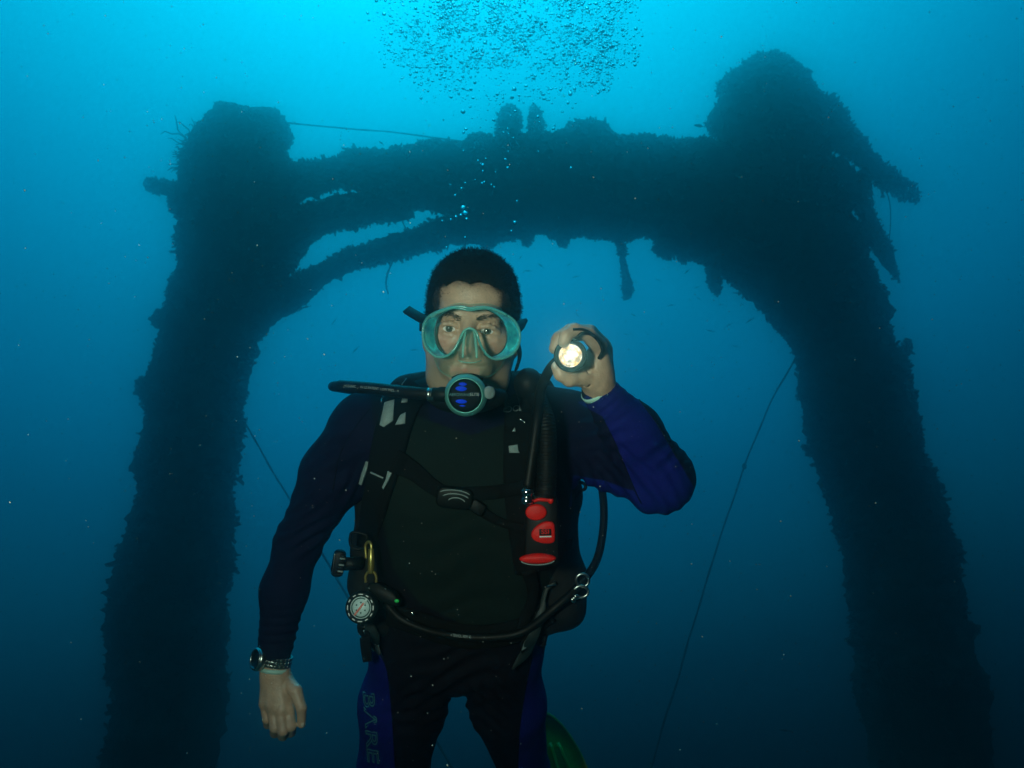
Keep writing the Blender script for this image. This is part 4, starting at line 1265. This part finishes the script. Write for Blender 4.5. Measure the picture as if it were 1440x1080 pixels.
def glint_mottle(m, a, b, sc):
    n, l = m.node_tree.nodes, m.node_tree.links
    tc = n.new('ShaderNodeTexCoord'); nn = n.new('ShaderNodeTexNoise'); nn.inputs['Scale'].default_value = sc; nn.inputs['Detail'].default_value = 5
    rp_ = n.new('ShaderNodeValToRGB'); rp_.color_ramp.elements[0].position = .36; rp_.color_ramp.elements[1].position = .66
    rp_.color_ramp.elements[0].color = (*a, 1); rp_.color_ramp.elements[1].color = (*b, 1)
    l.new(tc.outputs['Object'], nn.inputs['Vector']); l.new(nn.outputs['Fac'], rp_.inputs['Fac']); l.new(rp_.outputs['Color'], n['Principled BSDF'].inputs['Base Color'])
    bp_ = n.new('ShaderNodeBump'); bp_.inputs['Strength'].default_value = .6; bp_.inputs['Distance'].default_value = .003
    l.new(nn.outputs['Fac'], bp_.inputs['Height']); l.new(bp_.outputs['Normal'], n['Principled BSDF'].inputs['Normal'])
glint_mottle(M['skirt'], (.006, .34, .52), (.05, .90, .95), 75)  # specks of reflection and uneven light on the skirt, put into its colour
# outline of the frame in photo pixels (the notch in the middle takes the nose)
RIM = [(594, 470), (596, 456), (603, 445), (616, 438), (634, 433), (648, 434), (661, 436), (674, 434), (690, 434), (707, 440), (721, 449), (729, 461), (731, 476), (727, 490), (717, 500), (702, 505),
       (690, 503), (680, 493), (674, 480), (670, 469), (666, 464), (660, 462.5), (654, 464), (650, 469), (645, 480), (639, 491), (629, 500), (616, 502), (604, 495), (597, 484)]
rim2 = spline(np.array(RIM + RIM[:1], float), 121)[:-1]
def dome(x):   # the frame wraps a little around the face
    return 1.148 + .014 * ((x - 661) / 68.0) ** 2
rim3 = np.array([Q(x, y, dome(x)) for x, y in rim2])
obj('frame', tube(rim3, .0020, 10, closed=True), M['frame'], msk)
# skirt: funnel from the frame back onto the face
c2 = np.array([661, 474.0])
rows = []
mid = rim2.copy(); nk = len(rim2)
def shrink(pt, fx, fy, top):
    x, y = pt
    return np.array([661 + (x - 661) * fx, 472 + (y - 472) * fy + top])
for fx, fy, dd, top in ((1.0, 1.0, 0, 0), (.985, .99, .006, 0), (.86, .93, .016, -.5), (.745, .86, .030, -1.0)):
    rr_ = []
    for x, y in rim2:
        nx = abs(x - 661)
        f_ = fx if nx > 26 else 1 + (fx - 1) * (nx / 26) ** 2 * .6
        q = shrink((x, y), f_, 1 + (fy - 1) * (.15 if y < 452 else .8), 0)
        nose = math.exp(-((x - 661) / 17.0) ** 2) * (1 if y > 458 else 0)
        rr_.append(Q(q[0], q[1], dome(q[0]) + dd * (1 - .8 * nose)))
    rows.append(np.array(rr_))
fun = np.concatenate(rows)
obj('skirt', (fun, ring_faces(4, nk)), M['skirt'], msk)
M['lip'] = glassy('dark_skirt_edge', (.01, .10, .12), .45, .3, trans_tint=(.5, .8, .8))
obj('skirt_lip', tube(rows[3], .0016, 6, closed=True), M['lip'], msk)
# outer skirt: flange that seals on forehead and cheeks
fl = [(rim3 * 1.0)]
out2 = []
HB = hb
OUT = [(607, 470), (609, 452), (614, 440), (624, 433), (638, 428), (650, 427), (661, 428.5), (674, 427.5), (688, 428), (702, 433), (712, 441), (718, 452), (719, 470), (716, 488), (710, 504), (704, 516),
       (696, 524), (688, 529), (680, 530), (672, 528), (666, 527), (660, 527), (653, 527), (645, 528), (637, 530), (629, 528), (620, 522), (614, 512), (609, 498), (607, 485)]
out2 = spline(np.array(OUT + OUT[:1], float), 121)[:-1]
seal = []
for x, y in out2:
    dr = Q(x, y, 1.0); dr /= np.linalg.norm(dr)
    h = HB.ray_cast(Vector((0, 0, 0)), Vector(dr))
    seal.append(np.array(h[0]) * .9985 if h[0] is not None else Q(x, y, 1.215))
seal = np.array(seal)
midr = rim3 * .45 + seal * .55; midr = midr * .996
obj('seal', (np.concatenate([rim3, midr, seal]), ring_faces(3, nk)), M['skirt_thin'], msk)
obj('seal_edge', tube(seal * .9985, .0012, 6, closed=True), M['skirt_thin'], msk)
# nose pocket
def nose_pocket():
    v = []
    lv_ = [(463, 7.0, .018), (468, 9.0, .020), (476, 11.5, .024), (486, 14.0, .029), (496, 16.5, .034), (504, 17.8, .037), (508.5, 16.5, .035), (511, 13.0, .026)]
    for y, w, dz in lv_:
        for a in np.linspace(0, math.pi, 17):
            ca, sa = math.cos(a), math.sin(a)
            xx = np.sign(ca) * abs(ca) ** .75 * w
            zz = sa ** .45 * dz
            v.append(Q(660.5 - xx, y, 1.170 - zz))
    k = 17
    f = [(i * k + j, (i + 1) * k + j, (i + 1) * k + j + 1, i * k + j + 1) for i in range(len(lv_) - 1) for j in range(k - 1)]
    f.append(tuple((len(lv_) - 1) * k + j for j in range(k)))
    return np.array(v), f
obj('nose_pocket', nose_pocket(), M['skirt_thin'], msk)
for sx in (-1, 1):
    obj('nose_rib', tube([Q(660.5 + sx * 5, 464, 1.149), Q(660.5 + sx * 7.5, 474, 1.146), Q(660.5 + sx * 9, 488, 1.139), Q(660.5 + sx * 10, 503, 1.133)], [.0012, .0020, .0022, .0018], 8, n=16), M['rib'], msk)
obj('nose_rib', tube([Q(645, 507, 1.142), Q(653, 509.5, 1.134), Q(661, 510, 1.132), Q(669, 509.5, 1.134), Q(677, 507, 1.142)], .0007, 8, n=16), M['rib'], msk)
obj('nose_rib', tube([Q(648, 476, 1.150), Q(652, 466, 1.146), Q(660.5, 461.5, 1.144), Q(669, 466, 1.146), Q(673, 476, 1.150)], .0018, 8, n=20), M['rib'], msk)
# lens panes: one on each side of the nose notch, joined over the bridge
lc = len(rim3)
cen = rim3.mean(0) * 1.0
bmv = [tuple(Q(x, y, 1.1535)) for x, y in rim2]
lens_me = (np.array(bmv), [tuple(range(lc))])
obj('lens', lens_me, M['lens'], msk, smooth=False)
# brow bar of the frame
brow_o = [(606, 447), (614, 441), (626, 436.5), (638, 433), (650, 432.5), (661, 435), (672, 433), (686, 433.5), (700, 438), (712, 444), (706, 446), (692, 441), (676, 439.5), (661, 441), (646, 439.5), (630, 441.5), (617, 446)]
obj('brow_bar', tube(np.array([Q(x, y - 1, dome(x) - .001) for x, y in brow_o[:10]]), .0034, 8, n=40, flat=.7), M['frame'], msk)
# strap and its clips
obj('strap', ribbon(np.array([Q(601, 452, 1.185), Q(590, 446, 1.20), Q(578, 439, 1.222), Q(572, 435, 1.235)]), np.array([[0, .3, 1.0]] * 4), .016, .004, 16), M['rubber'], msk)
obj('strap', ribbon(np.array([Q(727, 462, 1.185), Q(733, 456, 1.21), Q(740, 450, 1.25)]), np.array([[.6, .3, 1.0]] * 3), [.017, .016, .006], .004, 12), M['rubber'], msk)
sp = []
for a in np.linspace(R(200), R(340), 24):
    sp.append(hd(.088 * math.cos(a), .012 - .01 * math.sin(a), -.016 + .112 * math.sin(a)))
sp = [hd(-.082, -.004, .06)] + sp + [hd(.082, -.004, .06)]
obj('strap', ribbon(np.array(sp), np.array([(p - hd(0, .012, -.016)) for p in sp]), .022, .004, 50), M['rubber'], msk)
obj('strap_tail', ribbon(np.array([Q(727, 480, 1.20), Q(731, 500, 1.23), Q(726, 520, 1.26)]), np.array([[.8, 0, .6]] * 3), .012, .003, 14), M['rubber'], msk)

# ------------------------------------------------------------------ torch in the raised hand
torch = thing('dive_torch', 'small black dive torch shining at the camera in the raised hand', 'torch', W(802, 522, 1.05))
tc_ = Q(802, 500, 1.040); TA = -tc_ / np.linalg.norm(tc_) + np.array([-.03, .01, 0]); TA = TA / np.linalg.norm(TA)
tp = 1.04 / FPX
obj('barrel', lathe([(.0130, -.115), (.0150, -.110), (.0150, -.040), (.0175, -.028), (.0200, -.020)], tc_, TA, 32), M['plastic'], torch)
obj('bezel', lathe([(.0185, -.024), (.0225, -.022), (.0238, -.016), (.0238, -.003), (.0226, .001), (.0200, .0015), (16.8 * tp, -.001), (16.4 * tp, -.006)], tc_, TA, 48, caps=False), M['rubber'], torch)
def lamp_mat():
    m = bpy.data.materials.new('lit_reflector'); m.use_nodes = True
    n, l = m.node_tree.nodes, m.node_tree.links
    n.clear()
    out = n.new('ShaderNodeOutputMaterial'); em = n.new('ShaderNodeEmission')
    tc = n.new('ShaderNodeTexCoord'); vo = n.new('ShaderNodeTexVoronoi'); vo.inputs['Scale'].default_value = 130
    rp_ = n.new('ShaderNodeValToRGB')
    rp_.color_ramp.elements[0].position = .05; rp_.color_ramp.elements[0].color = (1.0, .96, .82, 1)
    rp_.color_ramp.elements[1].position = .75; rp_.color_ramp.elements[1].color = (.62, .40, .14, 1)
    nzz = n.new('ShaderNodeTexNoise'); nzz.inputs['Scale'].default_value = 95
    mr = n.new('ShaderNodeMapRange'); mr.inputs['From Min'].default_value = .35; mr.inputs['From Max'].default_value = .65; mr.inputs['To Min'].default_value = .75; mr.inputs['To Max'].default_value = 2.5
    l.new(tc.outputs['Object'], vo.inputs['Vector']); l.new(tc.outputs['Object'], nzz.inputs['Vector'])
    l.new(vo.outputs['Distance'], rp_.inputs['Fac']); l.new(rp_.outputs['Color'], em.inputs['Color'])
    l.new(nzz.outputs['Fac'], mr.inputs['Value']); l.new(mr.outputs['Result'], em.inputs['Strength'])
    l.new(em.outputs[0], out.inputs['Surface'])
    return m
M['lamp'] = lamp_mat()
TB = face_basis(TA)
refl = obj('reflector', lathe([(.0165, -.0050), (.0150, -.0075), (.0110, -.0125), (.0060, -.0165), (.0020, -.0180)], tc_, TA, 40, caps=False), M['lamp'], torch)
M['bulb'] = bpy.data.materials.new('glowing_bulb'); M['bulb'].use_nodes = True
_n = M['bulb'].node_tree.nodes; _n.clear(); _e = _n.new('ShaderNodeEmission'); _o = _n.new('ShaderNodeOutputMaterial')
_e.inputs['Color'].default_value = (1, .96, .84, 1); _e.inputs['Strength'].default_value = 6
M['bulb'].node_tree.links.new(_e.outputs[0], _o.inputs['Surface'])
obj('bulb', ball(tc_ + TA * -.0115, .0032, .0032, .0045, 14, 10), M['bulb'], torch)
obj('lens', lathe([(.0172, -.0022), (.0172, -.0016)], tc_, TA, 40), M['lens'], torch)
lan = [Q(810, 477, 1.036), Q(818, 469, 1.034), Q(831, 470, 1.038), Q(842, 480, 1.050), Q(847, 493, 1.062), Q(842, 504, 1.072)]
obj('lanyard', tube(np.array(lan), .0024, 10, n=40), M['rubber'], torch)
lan = [Q(806, 463, 1.032), Q(822, 464, 1.036), Q(838, 474, 1.048)]
obj('lanyard', tube(np.array(lan), .0020, 10, n=24), M['rubber'], torch)
glow = bpy.data.lights.new('torch_beam', 'SPOT'); glow.energy = .08; glow.spot_size = R(50); glow.spot_blend = .6; glow.shadow_soft_size = .008; glow.color = (1, .93, .75)
go = bpy.data.objects.new('torch_beam', glow)
go.location = c2w(tc_ + TA * .004) - np.array(parent_loc(torch)); go.parent = torch
tw = c2w(tc_ + TA) - c2w(tc_)
go.rotation_euler = Vector(tw).to_track_quat('-Z', 'Y').to_euler(); COL.objects.link(go)

# ------------------------------------------------------------------ wrist watch
watch = thing('wrist_watch', 'steel dive watch with link bracelet on the lowered wrist', 'watch', W(383, 938, 1.36))
wa = ARM_R[4][0] - ARM_R[3][0]; wa /= np.linalg.norm(wa)
wa = wa + np.array([-.10, 0, 0]); wa /= np.linalg.norm(wa)
wc = Q(386, 927, 1.369)
wx = np.cross(np.array([0, 0, 1.0]), wa); wx /= np.linalg.norm(wx)    # across the wrist
wz = np.cross(wa, wx)
if wz[2] < 0: wz = -wz
if wx[0] < 0: wx = -wx
rad_w = .0305
for k in range(22):
    a = 2 * math.pi * k / 22
    nrm_ = math.cos(a) * wx + math.sin(a) * wz * .9
    p = wc + rad_w * nrm_
    Bk = np.array([np.cross(wa, nrm_) / np.linalg.norm(np.cross(wa, nrm_)), wa, nrm_ / np.linalg.norm(nrm_)])
    for off, ww in ((-.0066, .0058), (0, .0066), (.0066, .0058)):
        obj('link', slab(rrect(.0082, ww, .0012, 3), -.002, .0018 if off else .0024, .0008, p + wa * off, Bk), M['steel'], watch)
cn = -.72 * wx + .62 * wz; cn /= np.linalg.norm(cn)
cc = wc + rad_w * 1.02 * cn
case = obj('case', lathe([(.0185, -.006), (.0205, -.004), (.0212, .002), (.0200, .006), (.0165, .0075), (.0158, .0058)], cc, cn, 40), M['steel'], watch)
obj('dial', lathe([(.0160, .004), (.0160, .0058)], cc, cn, 36), M['plastic'], watch)
obj('crown', lathe([(.003, 0), (.0036, .001), (.0036, .005), (.002, .006)], cc - wa * .019 + cn * .002, -wa, 14), M['chrome'], watch)
obj('bezel', lathe([(.0166, .0062), (.0190, .0062), (.0192, .0082), (.0168, .0086)], cc, cn, 40, caps=False), M['steel'], watch)

# ------------------------------------------------------------------ compass, retractor and clip at the hip
comp = thing('compass', 'round wrist compass with pale dial hanging at the diver\'s right hip', 'compass', W(509, 880, 1.24))
kc = Q(508.5, 854, 1.235); KA = np.array([-.10, .16, 1.0]); kp = 1.23 / FPX
obj('housing', lathe([(.020, -.020), (.025, -.016), (.0268, -.006), (.0268, .004), (.0250, .0070), (15.6 * kp, .0070), (15.2 * kp, .003)], kc, KA, 48), M['plastic'], comp)
dial = obj('dial', lathe([(15.5 * kp, .002), (15.5 * kp, .0042)], kc, KA, 40), M['dial'], comp)
KB = face_basis(KA)
def ko(x, y, z=.0046): return kc + x * kp * KB[0] + y * kp * KB[1] + z * KB[2]
M['dial_dark'] = mat('dial_dark', (.02, .06, .06), .5)
obj('dial_ring', lathe([(12.2 * kp, .0042), (13.8 * kp, .0042), (13.8 * kp, .0047), (12.2 * kp, .0047)], kc, KA, 40, caps=False), M['dial_dark'], dial)
obj('north_arrow', slab([(x * kp, y * kp) for x, y in ((-10, -10), (-7.5, -11), (7, 8), (5, 10))], 0, .001, .0003, ko(0, 0, .0046), KB), mat('pale_red', (.62, .16, .12), .5), dial)
obj('pointer', slab([(x * kp, y * kp) for x, y in ((3, 7), (6, 5), (11, 13), (9, 15))], 0, .0016, .0004, ko(0, 0, .0050), KB), M['white_print'], dial)
for a in range(12):
    t = 2 * math.pi * a / 12
    q = ko(18.4 * math.cos(t), 18.4 * math.sin(t), .0068)
    obj('bezel_mark', slab(rrect(1.5 * kp, (4.5 if a % 3 else 6.5) * kp, .0004, 3), 0, .0008, .0003, q, face_basis(KA, t)), M['white_print'], comp)
for a in range(6):
    t = 2 * math.pi * (a + .5) / 6
    obj('dial_mark', slab(rrect(2.2 * kp, 2.2 * kp, .0006, 3), 0, .0005, .0002, ko(7 * math.cos(t), 7 * math.sin(t), .0044), face_basis(KA, t)), M['dial_dark'], dial)
retr = thing('retractor', 'black retractor box with green dot beside the compass', 'retractor', W(545, 850, 1.26))
RB = face_basis([-.1, .2, 1.0], R(-26))
rq = Q(541, 835, 1.262)
obj('box', slab([(x * .032, y * .0125) for x, y in ((-1, .4), (-.6, 1), (.5, .9), (.95, .2), (1, -.5), (.6, -1), (-.5, -.9), (-1, -.4))][::-1], -.01, .010, .004, rq, RB), M['plastic'], retr)
obj('green_dot', ball(Q(558, 845, 1.248), .0042, .0034, .003, 14, 10), M['green'], retr)
obj('screw', ball(Q(542, 828, 1.248), .0022, .0016, .0012, 10, 8), M['chrome'], retr)
obj('screw', ball(Q(580, 863, 1.262), .0026, .0034, .0018, 10, 8), M['chrome'], vest)
clip = thing('clip', 'brass bolt snap clip hanging above the compass', 'clip', W(521, 822, 1.25))
obj('barrel', tube([Q(522, 772, 1.252), Q(522, 785, 1.248), Q(521.5, 800, 1.247), Q(521, 806, 1.247)], [.0046, .0056, .0056, .0046], 14, n=20), M['brass'], clip)
obj('hook', tube([Q(522, 776, 1.250), Q(522, 766, 1.252), Q(518, 762, 1.256), Q(514, 768, 1.258), Q(515, 785, 1.256)], .0026, 10, n=30), M['brass'], clip)
obj('fork', tube([Q(514.5, 819, 1.247), Q(514, 811, 1.247), Q(517, 805, 1.247), Q(521, 803, 1.246), Q(526, 805, 1.247), Q(529, 811, 1.247), Q(529, 819, 1.247)], .0024, 10, n=30), M['brass'], clip)

# ------------------------------------------------------------------ gauge hose across the waist and up behind the raised arm
gh = [hit(x, y, STR, lift=.016)[0] for x, y in ((548, 850), (568, 866), (600, 880), (640, 888), (690, 890), (735, 882))]
gh = gh + [Q(780, 855, 1.275), Q(812, 826, 1.29), Q(838, 790, 1.32), Q(848, 745, 1.35), Q(848, 700, 1.38), Q(838, 660, 1.43), Q(800, 610, 1.50)]
ghose = obj('gauge_hose', tube(spline(np.array(gh), 110), .0074, 14), M['rubber'])
tag(ghose, 'black gauge hose running across the waist and looping up behind the raised arm', 'hose')
GB = bvh_of(tube(spline(np.array(gh), 110), .0074, 14))
text_on('4 TERMOL 300M 4S', 648, -.3, 4.0, 0, M['grey_print'], 'lettering', ghose, bvhs=[GB], lift=.0010, widen=.62, follow=to_px(spline(np.array(gh), 110)[:60]))
bs = thing('bolt_snap', 'dark metal swivel clip on the hose at the diver\'s left hip', 'clip', W(818, 838, 1.29))
obj('ring', tube([Q(819 + 9 * math.cos(a), 816 + 9 * math.sin(a), 1.285) for a in np.linspace(0, 2 * math.pi, 24, endpoint=False)], .0026, 8, closed=True), M['steel'], bs)
obj('ring', tube([Q(817 + 10 * math.cos(a), 832 + 8 * math.sin(a), 1.283) for a in np.linspace(0, 2 * math.pi, 24, endpoint=False)], .0028, 8, closed=True), M['steel'], bs)
obj('swivel', lathe([(.004, 0), (.007, .002), (.007, .006), (.0045, .008), (.007, .010), (.007, .014), (.004, .016)], Q(812, 836, 1.285), np.array([-.7, -.7, 0]), 14), M['steel'], bs)
obj('strap', strap_on([(770, 862), (788, 850), (806, 838)], [14, 13, 12], .004, .006, 14, STR), M['strap'], bs)

# ------------------------------------------------------------------ fin behind the left leg
M['fin'] = mat('yellow_green_fin', (.26, .22, .004), .5, var=.2, vscale=12, bump=.1, bscale=60)
fin = thing('fin', 'yellow green swim fin behind the diver\'s left leg', 'fin', W(800, 1150, 2.25))
fo = [(742, 1010), (752, 1002), (764, 1000), (778, 1006), (794, 1022), (808, 1042), (820, 1064), (830, 1090), (834, 1120), (826, 1150), (806, 1160), (786, 1156), (770, 1140), (756, 1110), (746, 1070), (741, 1035)]
fo = spline(np.array(fo + fo[:1], float), 49)[:-1]
def fin_d(y): return 2.12 + .0012 * (1080 - y)
fr_ = np.array([Q(x, y, fin_d(y)) for x, y in fo]); bk = np.array([Q(x, y, fin_d(y) + .012) for x, y in fo])
cF = fr_.mean(0)
def inset(P, k): return P.mean(0) + (P - P.mean(0)) * k
rowsF = [inset(bk, .9), bk, fr_, inset(fr_, .93), inset(fr_, .90) - np.array([0, 0, .006]), inset(fr_, .5) - np.array([0, 0, .006])]
vF = np.concatenate(rowsF); kF = len(fo)
fF = [tuple(q) for q in ring_faces(len(rowsF), kF)] + [tuple(range(kF)), tuple(range((len(rowsF) - 1) * kF, len(rowsF) * kF))]
obj('blade', (vF, fF), M['fin'], fin)
obj('foot_pocket', tube([Q(800, 1150, 2.16), Q(785, 1142, 2.19), Q(768, 1136, 2.22), Q(756, 1134, 2.24)], [.03, .05, .055, .05], 16, n=16), M['rubber'], fin)
for dx in (-14, 6, 24):
    obj('rail', tube([Q(770 + dx * .6, 1045, fin_d(1045) - .004), Q(782 + dx, 1095, fin_d(1095) - .006), Q(790 + dx, 1140, fin_d(1140) - .006)], .006, 8, n=12), M['fin'], fin)
# ------------------------------------------------------------------ bubbles
M['bubble'] = bpy.data.materials.new('air_in_water'); M['bubble'].use_nodes = True
_n = M['bubble'].node_tree.nodes; _l = M['bubble'].node_tree.links
_n.clear()
_g = _n.new('ShaderNodeBsdfGlass'); _g.inputs['IOR'].default_value = 0.75; _g.inputs['Roughness'].default_value = .03; _g.inputs['Color'].default_value = (.95, .98, 1, 1)
_o = _n.new('ShaderNodeOutputMaterial'); _l.new(_g.outputs[0], _o.inputs['Surface'])

def blob(c, r, squash, spin, seg=10, rings=7):
    v, f = ball((0, 0, 0), 1, 1, 1, seg, rings)
    v = v * np.array([1.0, 1.0, squash])
    v[:, 2] += .25 * (1 - squash) * (v[:, 0] ** 2 + v[:, 1] ** 2) * -1
    v *= (1 + .12 * np.sin(v[:, 0:1] * 3 + spin) + .08 * np.sin(v[:, 1:2] * 4 + 2 * spin))
    return c + v * r, f
cells = []
tries = 0
while len(cells) < 9500:
    tries += 1
    x = rng.normal(712, 76); y = 190 - 262 * rng.random() ** .62
    if rng.random() < .22:
        x = rng.normal(838, 26); y = rng.uniform(-60, 130)
    if rng.random() < .14:
        x = rng.normal(615, 36); y = rng.uniform(-50, 150)
    lim = 60 + 120 * min(1, max(0, (200 - y) / 120))
    if abs(x - 715) > lim + 10 or y < -75: continue
    dens = .35 + .65 * (noise.noise(Vector((x / 42, y / 30, 1.7))) > -.02)
    if rng.random() > dens * (1.0 if y < 95 else .42 if y < 140 else .14): continue
    d = rng.uniform(1.45, 2.3)
    r = (.5 + rng.gamma(1.25, .46)) * d / FPX
    cells.append(blob(W(x, y, d), min(r, 2.7 * d / FPX), rng.uniform(.35, .95), rng.random() * 6, 8, 6))
o = obj('bubble_cloud', cat(cells), M['bubble'], frame='w')
o['kind'] = 'stuff'; tag(o, 'dense cloud of exhaled bubbles rising at the top of the picture', 'bubbles')
proto = blob(np.zeros(3), 1.0, .8, 1.0, 16, 12)
pm = bpy.data.meshes.new('bubble'); pm.from_pydata(proto[0].tolist(), [], [tuple(int(i) for i in q) for q in proto[1]]); pm.materials.append(M['bubble'])
pm.polygons.foreach_set('use_smooth', np.ones(len(pm.polygons), bool))
BUB = [(651, 157, 4.2), (661, 150, 2.4), (652, 186, 2.6), (723, 125, 4.0), (802, 132, 4.0), (775, 125, 2.6), (757, 125, 2.4), (652, 212, 1.8), (672, 226, 1.8), (676, 230, 1.8), (679, 232, 3.0), (679, 241, 2.6), (683, 223, 1.6),
       (697, 242, 1.8), (711, 224, 2.4), (714, 236, 2.4), (715, 213, 1.7), (722, 194, 1.8), (714, 181, 2.0), (708, 186, 1.8), (715, 188, 2.0), (668, 253, 1.8), (678, 258, 2.6), (681, 256, 2.0), (691, 260, 1.9), (695, 263, 1.6),
       (654, 257, 1.9), (649, 265, 2.0), (633, 260, 1.4), (640, 275, 2.2), (727, 283, 2.4), (724, 313, 3.6), (719, 325, 2.0), (757, 213, 1.6), (803, 236, 2.4), (651, 292, 4.5), (654, 300, 5.0), (648, 303, 3.0), (641, 305, 2.6), (634, 309, 2.4),
       (622, 311, 2.4), (656, 308, 3.0), (628, 348, 1.9), (654, 334, 2.0), (517, 18, 2.6), (519, 28, 2.4), (556, 80, 2.0), (618, 44, 3.0), (860, 92, 3.0), (838, 116, 2.6)]
for i, (x, y, r) in enumerate(BUB):
    d = 1.5 + .5 * ((i * 37) % 10) / 10
    b = bpy.data.objects.new('bubble', pm); COL.objects.link(b)
    b.location = W(x, y, d); s = r * d / FPX; s *= .85; b.scale = (s, s, s * (.7 + .3 * ((i * 13) % 7) / 7)); b.rotation_euler = (i * .7, i * 1.3, i)
    tag(b, 'single small air bubble rising above the diver\'s head', 'bubble', 'loose bubbles rising above the diver')

# ------------------------------------------------------------------ suspended particles lit by the strobe
M['snow'] = mat('plankton', (.30, .32, .28), .8)
vs, fs = [], []
T4 = np.array([[1, 1, 1], [-1, -1, 1], [-1, 1, -1], [1, -1, -1]]) / 1.7
n0 = 0
for i in range(5200):
    d = .45 + 3.2 * rng.random() ** .8
    x, y = rng.uniform(-40, 1480), rng.uniform(-40, 1120)
    r = (.4 + rng.gamma(1.2, .32)) * d / FPX
    r = min(r, .0016)
    if d < 1.25 and 560 < x < 760 and 380 < y < 560: continue
    vs.append(W(x, y, d) + T4 * r); fs += [(n0, n0 + 1, n0 + 2), (n0, n0 + 3, n0 + 1), (n0, n0 + 2, n0 + 3), (n0 + 1, n0 + 3, n0 + 2)]; n0 += 4
o = obj('suspended_particles', (np.concatenate(vs), np.array(fs)), M['snow'], frame='w', smooth=False)
o['kind'] = 'stuff'; tag(o, 'fine specks drifting in the water', 'plankton')

# ------------------------------------------------------------------ fish
def fish_mesh(name, deep):
    prof = [(-1, .02, .03), (-.85, .12, .07), (-.6, .22, .11), (-.2, .30, .14), (.2, .27, .12), (.55, .15, .07), (.8, .06, .03), (.9, .05, .02)]
    v, f = [], []
    k = 10
    for x, h, w in prof:
        for a in np.linspace(0, 2 * math.pi, k, endpoint=False):
            v.append([x, w * math.cos(a), h * deep * math.sin(a)])
    f = [tuple(q) for q in ring_faces(len(prof), k)] + [tuple(range(k - 1, -1, -1)), tuple(range((len(prof) - 1) * k, len(prof) * k))]
    n = len(v)
    v += [[.85, .008, .05], [.85, -.008, -.05], [1.25, 0, .26 * deep], [1.12, 0, 0], [1.25, 0, -.26 * deep]]
    f += [(n, n + 2, n + 3), (n + 1, n + 3, n + 4), (n, n + 3, n + 1)]
    n = len(v)
    v += [[-.4, 0, .24 * deep], [.1, 0, .46 * deep], [.5, 0, .30 * deep], [.6, 0, .10 * deep], [-.1, 0, -.25 * deep], [.25, 0, -.42 * deep], [.5, 0, -.14 * deep]]
    f += [(n, n + 1, n + 2, n + 3), (n + 4, n + 6, n + 5)]
    me = bpy.data.meshes.new(name); me.from_pydata(v, [], f); me.materials.append(M['fish'])
    me.polygons.foreach_set('use_smooth', np.ones(len(me.polygons), bool))
    return me
slim, deep = fish_mesh('slim_fish', .55), fish_mesh('deep_fish', 1.05)
def fish(me, px, py, L, ang, d, label, group=None):
    o = bpy.data.objects.new('fish', me); COL.objects.link(o)
    o.location = W(px, py, d); s = L / 2.2 * d / FPX
    o.scale = (s, s, s); o.rotation_euler = (0, R(ang), R(25 * math.sin(px)))
    tag(o, label, 'fish', group)
fish(deep, 983, 177, 17, 4, 7.5, 'deep bodied dark fish beside the head of the right post')
fish(slim, 974, 238, 15, 10, 6.0, 'pale fish in front of the crossbeam by the right post')
fish(slim, 1103, 1027, 16, 6, 6.0, 'small fish low in the dark water left of the right post')
fish(deep, 536, 201, 9, 30, 7.0, 'small fish above the left half of the crossbeam')
fish(slim, 430, 432, 14, -20, 6.6, 'slim fish under the left brace beside the left post')
fish(slim, 862, 196, 14, -70, 7.6, 'slim fish nosing up from the top of the crossbeam')
for i, (x, y) in enumerate([(732, 362), (742, 381), (760, 373), (810, 389), (812, 443), (944, 429), (891, 443), (980, 404), (983, 420), (1014, 429), (1044, 428), (1054, 451), (998, 465), (1025, 457), (1034, 487), (966, 382), (1035, 412),
                            (800, 372), (926, 394), (836, 359), (880, 470), (500, 492), (582, 492), (470, 452)]):
    fish(slim, x, y, 8 + 6 * ((i * 29) % 10) / 10, -60 + ((i * 53) % 110), 8.6 + (i % 5) * .7, 'tiny distant fish hovering in the open water under the arch', 'small fish under the arch')
# ------------------------------------------------------------------ sea water between the camera and the wreck
def haze_box():
    x0, x1, y0, y1, z0, z1 = -10, 10, -4, 11.5, -1.6, 16.4
    v = np.array([[x, y, z] for x in (x0, x1) for y in (y0, y1) for z in (z0, z1)], float)
    f = [(0, 1, 3, 2), (4, 6, 7, 5), (0, 4, 5, 1), (2, 3, 7, 6), (0, 2, 6, 4), (1, 5, 7, 3)]
    m = bpy.data.materials.new('sea_water'); m.use_nodes = True
    n, l = m.node_tree.nodes, m.node_tree.links
    n.clear()
    out = n.new('ShaderNodeOutputMaterial')
    vol = n.new('ShaderNodeVolumePrincipled')
    vol.inputs['Color'].default_value = (.30, .91, 1.0, 1)
    vol.inputs['Density'].default_value = 0.132
    vol.inputs['Anisotropy'].default_value = 0.965
    l.new(vol.outputs['Volume'], out.inputs['Volume'])
    m.cycles.homogeneous_volume = True
    o = obj('haze', (v, f), m, frame='w', smooth=False)
    o['kind'] = 'stuff'
haze_box()
